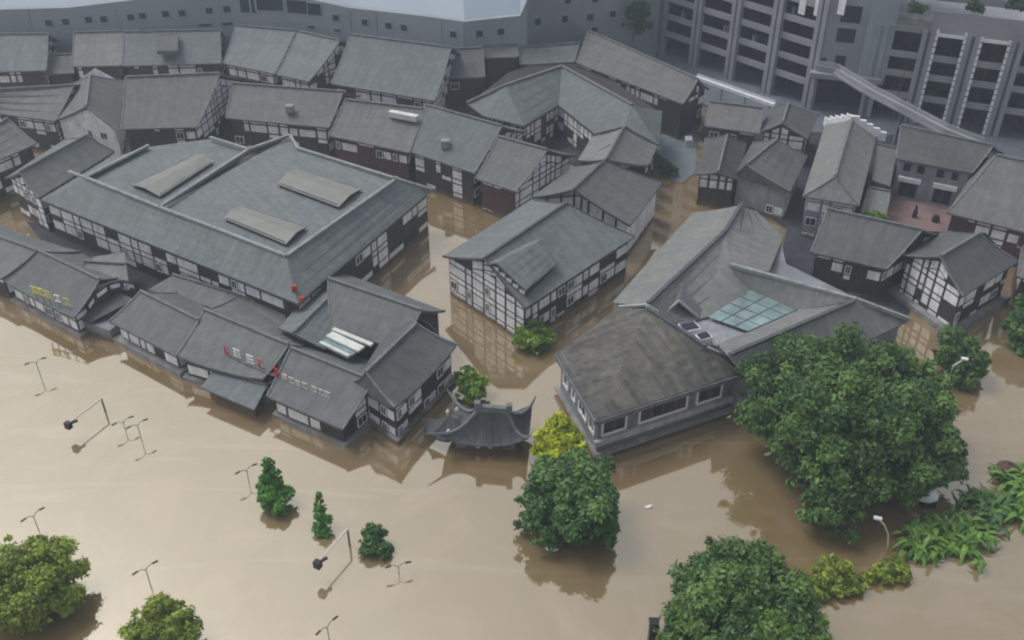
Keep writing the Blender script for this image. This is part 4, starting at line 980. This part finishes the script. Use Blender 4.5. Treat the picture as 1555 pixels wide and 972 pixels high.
# sloping covered walkway
wk = [P(1240, 103, 9.4), P(1270, 108, 9.2), P(1318, 138, 8.8), P(1372, 166, 8.3), P(1436, 200, 7.6), P(1492, 222, 7.0)]
wroot = empty('covered_walkway', (wk[3].x, wk[3].y, 0), 'pale stepped walkway slanting down across the foot of the two towers', 'walkway')
mb = MB()
for p, q in zip(wk, wk[1:]): mb.bar(p, q, 2.2, .35); mb.bar(p+Z*.5-Vector((.5, .9, 0)), q+Z*.5-Vector((.5, .9, 0)), .12, .6); mb.bar(p+Z*.5+Vector((.5, .9, 0)), q+Z*.5+Vector((.5, .9, 0)), .12, .6)
mb.build('deck', 'concrete', wroot)
for k in (2, 3, 4):
    mb = MB(); mb.box(Vector((wk[k].x, wk[k].y, wk[k].z/2-.2)), (.35, 0, 0), (0, .35, 0), (0, 0, wk[k].z/2-.2)); mb.build('pillar', 'concrete_dark', wroot)
# long white canopy edge
mb = MB(); p, q = P(1057, 118, 5.4), P(1176, 160, 5.2); croot = empty('awning', ((p.x+q.x)/2, (p.y+q.y)/2, 0), 'long thin white awning edge at the foot of the parking tower', 'awning')
mb.bar(p, q, .5, .5); bk_ = Vector((.4, .9, 0)); o = mb.build('awning_edge', 'white_paint', croot)
mb = MB(); mb.face([p+Z*.1, q+Z*.1, q+bk_+Z*.4, p+bk_+Z*.4]); mb.face([p, p+bk_+Z*.3, q+bk_+Z*.3, q]); mb.build('awning_cover', 'concrete_blue', croot)
for t in (.05, .35, .65, .95):
    c = p.lerp(q, t); mb = MB(); mb.tube([(c.x, c.y+.1, 0), (c.x, c.y+.1, c.z)], .1); mb.build('post', 'metal_grey', croot)

# ------------------------------------------------------------------ trees
def leaves(name, clumps, n_per, size, mat, parent, seed=0, flat=.5, droop=0.0):
    rng = np.random.default_rng(seed)
    cs = np.array([c[:3] for c in clumps]); rs = np.array([c[3] for c in clumps]); w = rs**2; n = int(n_per)
    idx = rng.choice(len(cs), n, p=w/w.sum())
    d = rng.normal(size=(n, 3)); d /= np.linalg.norm(d, axis=1)[:, None]
    rad = rs[idx]*(rng.random(n)**.42)*(1+.18*rng.normal(size=n)).clip(.5, 1.5)
    pos = cs[idx]+d*rad[:, None]*np.array([1, 1, .8])
    keep = pos[:, 2] > .03; pos = pos[keep]; d = d[keep]; idx = idx[keep]; n = len(pos)
    nr = d*.7+rng.normal(size=(n, 3))*.6+np.array([0, 0, .55]); nr /= np.linalg.norm(nr, axis=1)[:, None]
    t = np.cross(nr, rng.normal(size=(n, 3))); t /= np.linalg.norm(t, axis=1)[:, None]; bt = np.cross(nr, t)
    ct = rng.random(len(cs)); sz = (size*(.5+.9*rng.random(n))*(.7+.5*ct[idx]))[:, None]
    v = np.empty((n, 4, 3)); v[:, 0] = pos-t*sz; v[:, 1] = pos-bt*sz*flat; v[:, 2] = pos+t*sz; v[:, 3] = pos+bt*sz*flat
    tint = np.clip(ct[idx]**1.3*.85+.4*rng.random(n)-.08, 0, 1)
    me = bpy.data.meshes.new(name); me.vertices.add(n*4); me.vertices.foreach_set('co', v.ravel())
    me.loops.add(n*4); me.loops.foreach_set('vertex_index', np.arange(n*4)); me.polygons.add(n)
    me.polygons.foreach_set('loop_start', np.arange(n)*4); me.polygons.foreach_set('loop_total', np.full(n, 4))
    at = me.attributes.new('tint', 'FLOAT', 'FACE'); at.data.foreach_set('value', tint.astype(np.float32))
    me.update(calc_edges=True); me.materials.append(MATS[mat])
    o = bpy.data.objects.new(name, me); COL.objects.link(o)
    if parent: o.parent = parent; o.location = -Vector(parent.location)
    return o
def tree(name, label, lobes, mat, n, size=.36, seed=1, group='trees standing in the flood', cat='tree', trunk=None, sub=16, clump=.36, tr=.35):
    """lobes: (px,py,z,r[,squash]) big masses of the crown; each is broken into leaf clumps"""
    rg = random.Random(seed); cl = []; cent = []
    for lb in lobes:
        c = P(lb[0], lb[1], lb[2]); r = lb[3]*.9; sq = lb[4] if len(lb) > 4 else .85; cent.append((c, r))
        for k in range(sub):
            th = rg.random()*2*math.pi; zz = rg.uniform(-.45, 1); q = math.sqrt(1-min(1, zz*zz)); f = rg.uniform(.6, 1.12)
            cl.append((c.x+r*f*q*math.cos(th), c.y+r*f*q*math.sin(th), max(.1, c.z+r*f*zz*sq), r*clump*rg.uniform(.7, 1.25)))
        for k in range(sub//2):      # ragged sprays at the edge
            th = rg.random()*2*math.pi; zz = rg.uniform(-.3, 1); q = math.sqrt(1-min(1, zz*zz)); f = rg.uniform(1.05, 1.3)
            cl.append((c.x+r*f*q*math.cos(th), c.y+r*f*q*math.sin(th), max(.1, c.z+r*f*zz*sq), r*clump*rg.uniform(.28, .5)))
        cl.append((c.x, c.y, c.z, r*.5))
    base = sum((c for c, _ in cent), Vector())/len(cent); 
    bx, by = (P(*trunk, 0).x, P(*trunk, 0).y) if trunk else (base.x, base.y)
    root = empty(name, (bx, by, 0), label, cat, group)
    leaves('crown', cl, n, size, mat, root, seed)
    mb = MB(); c0 = Vector((bx, by, 0)); hz = base.z
    mb.tube([(bx, by, -3), (bx+.1, by, 0), (bx+.2, by+.1, hz*.6)], [tr*1.3, tr, tr*.7], 8)
    for c, r in cent:
        m = c0.lerp(c, .5); m.z = max(.3, hz*.35); mb.tube([(bx+.1, by, max(.1, hz*.2)), m, c], [tr*.55, tr*.4, tr*.15], 5)
    for c in cl[::3]:
        cc = min(cent, key=lambda k: (k[0]-Vector(c[:3])).length)[0]; mb.tube([cc, c[:3]], [tr*.16, tr*.05], 4)
    mb.build('trunk', 'bark', root)
    return root
GT = 'trees standing in the flood'
tree('broadleaf_tree', 'huge dark green spreading tree at the right, far the largest crown in the water',
     [(1185, 582, 5, 4.0), (1225, 560, 6, 3.5), (1280, 572, 7, 4.2), (1340, 572, 6, 3.9), (1380, 600, 5, 3.5), (1395, 640, 5, 3.8), (1200, 640, 5, 4.2), (1270, 630, 8, 4.8), (1340, 640, 7.5, 4.6), (1405, 690, 3.6, 3.4), (1340, 700, 5, 4.2), (1225, 690, 4.5, 3.6), (1280, 695, 5, 3.8), (1370, 725, 2.6, 2.6), (1255, 745, 3.2, 3.0), (1262, 782, 2.0, 2.4), (1165, 600, 3, 2.4), (1430, 700, 2.6, 2.0)],
     'leaf_camphor', 130000, .26, 11, trunk=(1290, 720), sub=20, clump=.34, tr=.6)
tree('broadleaf_tree', 'rounded dark green tree in the middle, standing in front of the gate pavilion',
     [(850, 726, 3.6, 2.3), (885, 722, 3.6, 2.3), (835, 760, 3.0, 2.7), (880, 765, 3.6, 3.0), (850, 795, 1.8, 2.5), (895, 795, 2.0, 2.3), (812, 785, 1.4, 1.6), (868, 746, 4.2, 2.6), (910, 760, 2.0, 1.6)], 'leaf_deep', 52000, .23, 12, trunk=(860, 810), tr=.4)
tree('broadleaf_tree', 'bright yellow-green young tree right behind the rounded dark one',
     [(850, 642, 4.0, 1.0), (850, 655, 3.6, 1.4), (838, 670, 2.8, 1.5), (864, 672, 2.8, 1.4), (850, 685, 3.0, 1.6), (828, 682, 1.4, 1.2), (872, 688, 1.6, 1.3), (848, 690, 1.6, 1.4)], 'leaf_yellow', 13000, .19, 13, tr=.15)
tree('broadleaf_tree', 'large dark green tree cut by the bottom edge beside a dark post',
     [(1120, 880, 4.5, 3.2), (1075, 905, 3.6, 2.8), (1165, 905, 4, 3.0), (1120, 930, 5.2, 3.4), (1060, 950, 3, 2.8), (1185, 950, 3.5, 2.8), (1120, 980, 5, 3.4), (1200, 985, 3, 2.6), (1050, 990, 2.6, 2.4), (1205, 925, 2, 1.7), (1095, 865, 3, 2.0), (1150, 865, 3, 1.9)], 'leaf_camphor', 80000, .22, 14, tr=.4)
tree('bushy_tree', 'big olive green bush cut by the left edge near the bottom',
     [(25, 860, 2.6, 2.6), (70, 870, 2.6, 2.6), (95, 895, 1.8, 1.9), (50, 905, 2.2, 2.6), (0, 900, 2.4, 2.8), (85, 915, 1.4, 1.8), (20, 925, 1.2, 2.0), (58, 838, 2.2, 1.4), (78, 845, 2.0, 1.2)], 'leaf_olive', 42000, .18, 15)
tree('bushy_tree', 'smaller olive bush rising from the bottom edge, right of the larger one',
     [(245, 945, 2.0, 2.0), (220, 965, 1.6, 1.8), (270, 955, 1.6, 1.6), (250, 985, 1.6, 2.2), (262, 928, 1.8, .9), (285, 975, 1.2, 1.2)], 'leaf_olive', 20000, .18, 16)
tree('small_tree', 'tallest of the three slender trees in the open water, pointed tip and side bulge',
     [(408, 705, 3.6, .5, 1.6), (410, 722, 2.6, .85, 1.2), (412, 740, 1.8, 1.1), (432, 748, 1.3, .8), (420, 765, .8, 1.2), (405, 755, 1.2, .9)], 'leaf_conifer', 8000, .2, 17, tr=.14)
tree('small_tree', 'thin spindly conifer-like tree, middle one of three in the open water',
     [(485, 756, 2.8, .3, 2.0), (486, 772, 1.8, .5, 1.6), (489, 788, 1.1, .7, 1.2), (489, 802, .4, .75)], 'leaf_conifer', 4200, .17, 18, tr=.1)
tree('small_tree', 'low round little tree, rightmost of three in the open water',
     [(567, 808, 1.4, .8), (572, 822, .9, 1.1), (562, 825, .8, .9), (578, 835, .4, .9)], 'leaf_deep', 4500, .19, 19, tr=.1)
tree('small_tree', 'bright green round tree at the corner of the white half-timbered house',
     [(808, 500, 1.8, 1.3), (796, 512, 1.2, 1.2), (822, 512, 1.2, 1.3), (808, 520, .9, 1.6)], 'leaf_fresh', 7000, .22, 20, tr=.14)
tree('small_tree', 'green tree squeezed between the river front end house and the gate pavilion',
     [(708, 572, 1.8, 1.1), (718, 585, 1.5, 1.3), (722, 600, 1.0, 1.1), (705, 590, 1.2, 1.1)], 'leaf_fresh', 6000, .22, 21, tr=.14)
tree('broadleaf_tree', 'medium dark tree with a white lamp in front, right of the ring house',
     [(1452, 525, 3.0, 1.9), (1470, 545, 2.4, 2.0), (1440, 545, 2.2, 1.7), (1460, 565, 1.2, 1.9), (1480, 560, 1.2, 1.3), (1445, 512, 3, 1.2)], 'leaf_camphor', 20000, .21, 22, tr=.25)
tree('broadleaf_tree', 'dark tree cut by the right photo edge beside the freestanding timbered house',
     [(1560, 470, 3.4, 2.0), (1552, 495, 2.6, 1.8), (1575, 490, 3, 2.5), (1560, 515, 1, 1.8)], 'leaf_deep', 9000, .28, 23, tr=.25)
tree('broadleaf_tree', 'dim green tree between the annex block and the parking tower at the top', [(950, 52, 2.5, 3.0), (935, 60, 2.0, 2.4), (960, 40, 6, 3.2), (968, 25, 9, 2.6)], 'leaf_far', 9000, .4, 24, group=None)
tree('bush', 'dark bush at the quay corner between the courtyard house and the canal', [(993, 240, 1.5, 1.3, .7), (1003, 252, 1.0, 1.3, .7), (1018, 258, .8, 1.1, .7)], 'leaf_far', 4000, .25, 61, group=None, cat='bush', tr=.1)
tree('hedge', 'dull green hedge along the foot of the annex block', [(800, 62, 2, 2.5, .4), (825, 60, 2, 2.8, .4), (850, 57, 2, 2.6, .4), (872, 54, 2, 2.2, .4)], 'leaf_far', 7000, .4, 25, group=None, cat='hedge')
tree('tree', 'small green shrubs growing on the flat annex roof edge of the right block', [(1318, 327, 4.1, .55), (1330, 328, 4.1, .7), (1342, 330, 4.0, .5)], 'leaf_fresh', 1500, .2, 26, group=None, cat='plant', tr=.05)
for i, (x, y, lab) in enumerate([(1390, 14, 'left'), (1478, 12, 'middle'), (1540, 8, 'right')]):
    tree('shrub', lab+' shrub of the three on the terrace above the white framed bays', [(x, y, ztp+.6, 1.3), (x+8, y+1, ztp+.4, 1.0)], 'leaf_far', 1200, .3, 30+i, group='shrubs on the tower terrace', cat='shrub', tr=.06)
mb = MB(); 
# low bushes on the submerged bank
tree('bush', 'yellow-green bush on the drowned bank, next to the bottom tree', [(1245, 878, .8, 1.3), (1265, 868, 1.2, 1.3), (1285, 885, .6, 1.1), (1255, 892, .5, 1.3), (1230, 892, .4, 1.0), (1300, 885, .4, .9)], 'leaf_olive', 9000, .2, 40, group='bushes on the drowned bank', cat='bush', tr=.06)
tree('bush', 'small yellow-green bush on the drowned bank below the curved white lamp', [(1340, 870, .5, .9), (1358, 860, .7, 1.0), (1368, 872, .4, .8), (1320, 878, .2, .6)], 'leaf_olive', 5000, .19, 41, group='bushes on the drowned bank', cat='bush', tr=.05)

def banana(name, label, spots, n, length, mat, seed, dark=0):
    rg = random.Random(seed); c0 = P(*spots[0], 0); root = empty(name, c0, label, 'plant', 'broad-leaved plants on the drowned bank')
    V = []; Fc = []; tint = []
    for k in range(n):
        s = P(*rg.choice(spots), 0); s += Vector((rg.gauss(0, .55), rg.gauss(0, .55), 0)); th = rg.random()*6.28; Ln = length*rg.uniform(.6, 1.15)
        d = Vector((math.cos(th), math.sin(th), 0)); sd = Vector((-d.y, d.x, 0)); rise = rg.uniform(.35, 1.0); wd = rg.uniform(.14, .26); tn = rg.random(); pr_ = None
        for j in range(6):
            t = j/5; p = s+d*Ln*t*.75+Z*(.3+Ln*(rise*1.5*t-1.15*t*t)); wj = wd*math.sin(math.pi*min(1, .12+t*.86))
            cur = (p+sd*wj-Z*wj*.3, p, p-sd*wj-Z*wj*.3)
            if pr_:
                i = len(V); V += [tuple(x) for x in pr_+cur]; Fc += [(i, i+1, i+4, i+3), (i+1, i+2, i+5, i+4)]; tint += [tn*.8+rg.random()*.2]*2
            pr_ = cur
    me = bpy.data.meshes.new('fronds'); me.from_pydata(V, [], Fc); at = me.attributes.new('tint', 'FLOAT', 'FACE'); at.data.foreach_set('value', tint); me.materials.append(MATS[mat])
    o = bpy.data.objects.new('fronds', me); COL.objects.link(o); o.parent = root; o.location = -root.location
    mb = MB()
    for s in spots: mb = MB(); p = P(*s, 0); mb.tube([(p.x, p.y, -3), (p.x, p.y, .6), (p.x+.1, p.y, 1.4)], [.2, .16, .08], 6); mb.build('stem', 'lily_green', root)
banana('banana_plant', 'bright green clump of arching banana leaves on the drowned bank', [(1400, 815), (1430, 812), (1455, 822), (1420, 835), (1445, 800), (1465, 840), (1395, 835), (1475, 815)], 330, 2.6, 'leaf_banana', 50)
banana('banana_plant', 'bright banana plant at the right photo edge beside a brown thatched dome', [(1545, 745), (1560, 760), (1550, 785), (1535, 735), (1570, 730)], 190, 2.8, 'leaf_banana', 51)
banana('banana_plant', 'darker broad-leaved clump between the two bright banana plants', [(1490, 770), (1505, 780), (1478, 765), (1520, 770), (1500, 795)], 150, 2.2, 'leaf_deep', 52)

# ------------------------------------------------------------------ lamps and small things in the water
GL = 'drowned double-armed street lamps'
def lamp(x, y, h, ax, ay, label, size=.38):
    p = P(x, y, 0); root = empty('street_lamp', p, label, 'street lamp', GL)
    mb = MB(); mb.tube([(p.x, p.y, -3), (p.x, p.y, h)], [.05, .035], 6); mb.build('pole', 'metal_grey', root)
    d = Vector((ax, ay, 0)).normalized()
    for s in (-1, 1):
        q = p+Z*h; e = q+d*s*size*1.6+Z*.22
        mb = MB(); mb.tube([q-Z*.1, q+d*s*size*.8+Z*.2, e], .035, 5); a = mb.build('arm', 'metal_grey', root)
        mb = MB(); mb.bar(e, e+d*s*.5-Z*.05, .16, .08); b_ = mb.build('lamp_head', 'metal_black', root); b_.parent = a; b_.location = (0, 0, 0)
lamp(215, 668, 1.9, 1, .9, 'longer drowned lamp just right of the upper white-armed camera pole')
lamp(191, 655, 1.2, 1, .8, 'short faint lamp tip between the white-armed camera pole and its longer neighbour')
lamp(62, 572, 1.9, 1, .7, 'drowned lamp nearest the left edge, under the yellow-lettered house')
lamp(378, 732, 1.5, 1, .8, 'drowned lamp against the tallest slender tree')
lamp(230, 893, 2.3, 1, .9, 'drowned lamp directly behind the smaller olive bush')
lamp(58, 803, 1.6, .8, 1, 'drowned lamp directly above the big olive bush at the left edge')
lamp(606, 872, 1.0, 1, .3, 'drowned lamp with a white head beside the low round tree')
lamp(500, 972, 1.6, .8, 1, 'drowned black lamp at the bottom edge, below the white-armed camera pole', .4)
def campole(base, top, arm, h, label):
    p = P(*base, 0); t_ = Vector((p.x, p.y, h)); e = P(*arm, h); root = empty('camera_pole', p, label, 'camera pole', 'camera poles with long white arms')
    mb = MB(); mb.tube([(p.x, p.y, -3), (p.x, p.y, h*.7), t_], [.12, .1, .08], 8); mb.build('pole', 'metal_grey', root)
    mb = MB(); mb.tube([t_, e], [.09, .07], 6); a = mb.build('arm', 'metal_pale', root)
    d = (e-t_).normalized(); mb = MB(); mb.box(e-Z*.15, d*.25, Vector((-d.y, d.x, 0))*.3, (0, 0, .35)); mb.bar(e+d*.1, e-d*.4+Vector((.5, .3, -.1)), .2, .2); b_ = mb.build('camera_head', 'metal_black', root); b_.parent = a; b_.location = (0, 0, 0)
campole((160, 625), 0, (103, 644), 1.7, 'camera pole with long white arm and black head, upper left in the open water')
campole((531, 828), 0, (482, 855), 2.0, 'camera pole with long white arm and black head, near the three slender trees')
def curved_lamp(pts, label, base):
    p = P(*base, 0); root = empty('curved_lamp', p, label, 'street lamp', 'white curved lamps'); q = [Vector((p.x, p.y, -2.5))]+[P(*a) for a in pts]
    mb = MB(); mb.tube(q, .07, 6); mb.build('pole', 'metal_pale', root); mb = MB(); e = q[-1]; mb.box(e, (.32, -.1, 0), (.05, .16, 0), (0, 0, .08)); mb.build('lamp_head', 'white_paint', root)
curved_lamp([(1348, 830, 0), (1349, 812, 1.4), (1343, 797, 2.6), (1333, 787, 3.1)], 'white lamp curving up out of the brown water below the huge tree', (1348, 830))
curved_lamp([(1440, 592, 0), (1441, 575, 1.6), (1447, 556, 3.2), (1465, 545, 4.0)], 'white lamp arching in front of the medium dark tree', (1440, 592))
mb = MB(); p = P(988, 985, 0); mb.box(p+Z*1.2, (.3, 0, 0), (0, .3, 0), (0, 0, 1.9)); mb.box(p+Z*3.2, (.36, 0, 0), (0, .36, 0), (0, 0, .12)); mb.tube([p+Vector((.35, .1, 2.6)), p+Vector((.45, .2, 3.7))], .05, 5)
tag(mb.build('bollard_post', 'metal_black'), 'dark square post at the bottom edge left of the large tree', 'post')
# white tent, thatched dome
p = P(1402, 762, 0); root = empty('market_tent', p, 'small white tent canopy with a black underside on the drowned bank', 'tent')
mb = MB(); c = p+Z*1.9
for i in range(8):
    a0, a1 = i*math.pi/4, (i+1)*math.pi/4; q0, q1 = p+Vector((math.cos(a0)*1.2, math.sin(a0)*1.0, 1.1)), p+Vector((math.cos(a1)*1.2, math.sin(a1)*1.0, 1.1))
    m0, m1 = q0.lerp(c, .55)+Z*.12, q1.lerp(c, .55)+Z*.12; mb.face([q0, q1, m1, m0]); mb.face([m0, m1, c]); mb.face([q0-Z*.3, q1-Z*.3, q1, q0])
mb.build('canopy', 'white_paint', root)
mb = MB(); mb.tube([p-Z*2, p+Z*1.8], .05, 5); mb.box(p+Vector((.2, -.5, .35)), (.6, 0, 0), (0, .35, 0), (0, 0, .35)); mb.build('frame', 'metal_black', root)
p = P(1527, 722, 0); mb = MB(); rr = [1.15, 1.2, 1.0, .6, .15]; zz = [0, .5, 1.0, 1.35, 1.5]
for k in range(4):
    for i in range(12):
        a0, a1 = i*math.pi/6, (i+1)*math.pi/6
        mb.face([p+Vector((math.cos(a0)*rr[k], math.sin(a0)*rr[k], zz[k])), p+Vector((math.cos(a1)*rr[k], math.sin(a1)*rr[k], zz[k])), p+Vector((math.cos(a1)*rr[k+1], math.sin(a1)*rr[k+1], zz[k+1])), p+Vector((math.cos(a0)*rr[k+1], math.sin(a0)*rr[k+1], zz[k+1]))])
mb.box(p+Z*1.55, (.15, 0, 0), (0, .15, 0), (0, 0, .12))
tag(mb.build('thatched_dome', 'thatch'), 'round dark brown thatched dome top poking out of the water at the right edge', 'hut roof')
# floating bits
for i, (x, y, s, lab) in enumerate([(835, 832, .35, 'white scrap floating at the foot of the rounded dark tree, left one'), (842, 835, .3, 'white scrap floating at the foot of the rounded dark tree, right one'), (985, 770, .3, 'pale scrap floating in open water right of the rounded dark tree'), (1166, 690, .3, 'pale scrap floating left of the huge tree'), (912, 655, .1, '')]):
    if not lab: continue
    p = P(x, y, 0); mb = MB(); mb.box(p+Z*.04, (s, s*.4, 0), (-s*.2, s*.45, 0), (0, 0, .05)); mb.box(p+Vector((s*.5, 0, .08)), (s*.4, s*.1, .05), (0, s*.3, 0), (0, 0, .05))
    tag(mb.build('floating_debris', 'white_paint'), lab, 'debris', 'scraps floating on the flood')

# ------------------------------------------------------------------ air
mb = MB(); mb.box((0, 150, 34), (420, 0, 0), (0, 330, 0), (0, 0, 38.5)); hz_ = mb.build('haze', 'plaster'); hz_['kind'] = 'stuff'
m = bpy.data.materials.new('haze_air'); m.use_nodes = True; t = m.node_tree; t.nodes.clear()
v = t.nodes.new('ShaderNodeVolumePrincipled'); v.inputs['Density'].default_value = .0008; v.inputs['Color'].default_value = (.74, .86, 1, 1); v.inputs['Anisotropy'].default_value = .2
t.links.new(v.outputs[0], t.nodes.new('ShaderNodeOutputMaterial').inputs['Volume']); hz_.data.materials.clear(); hz_.data.materials.append(m)
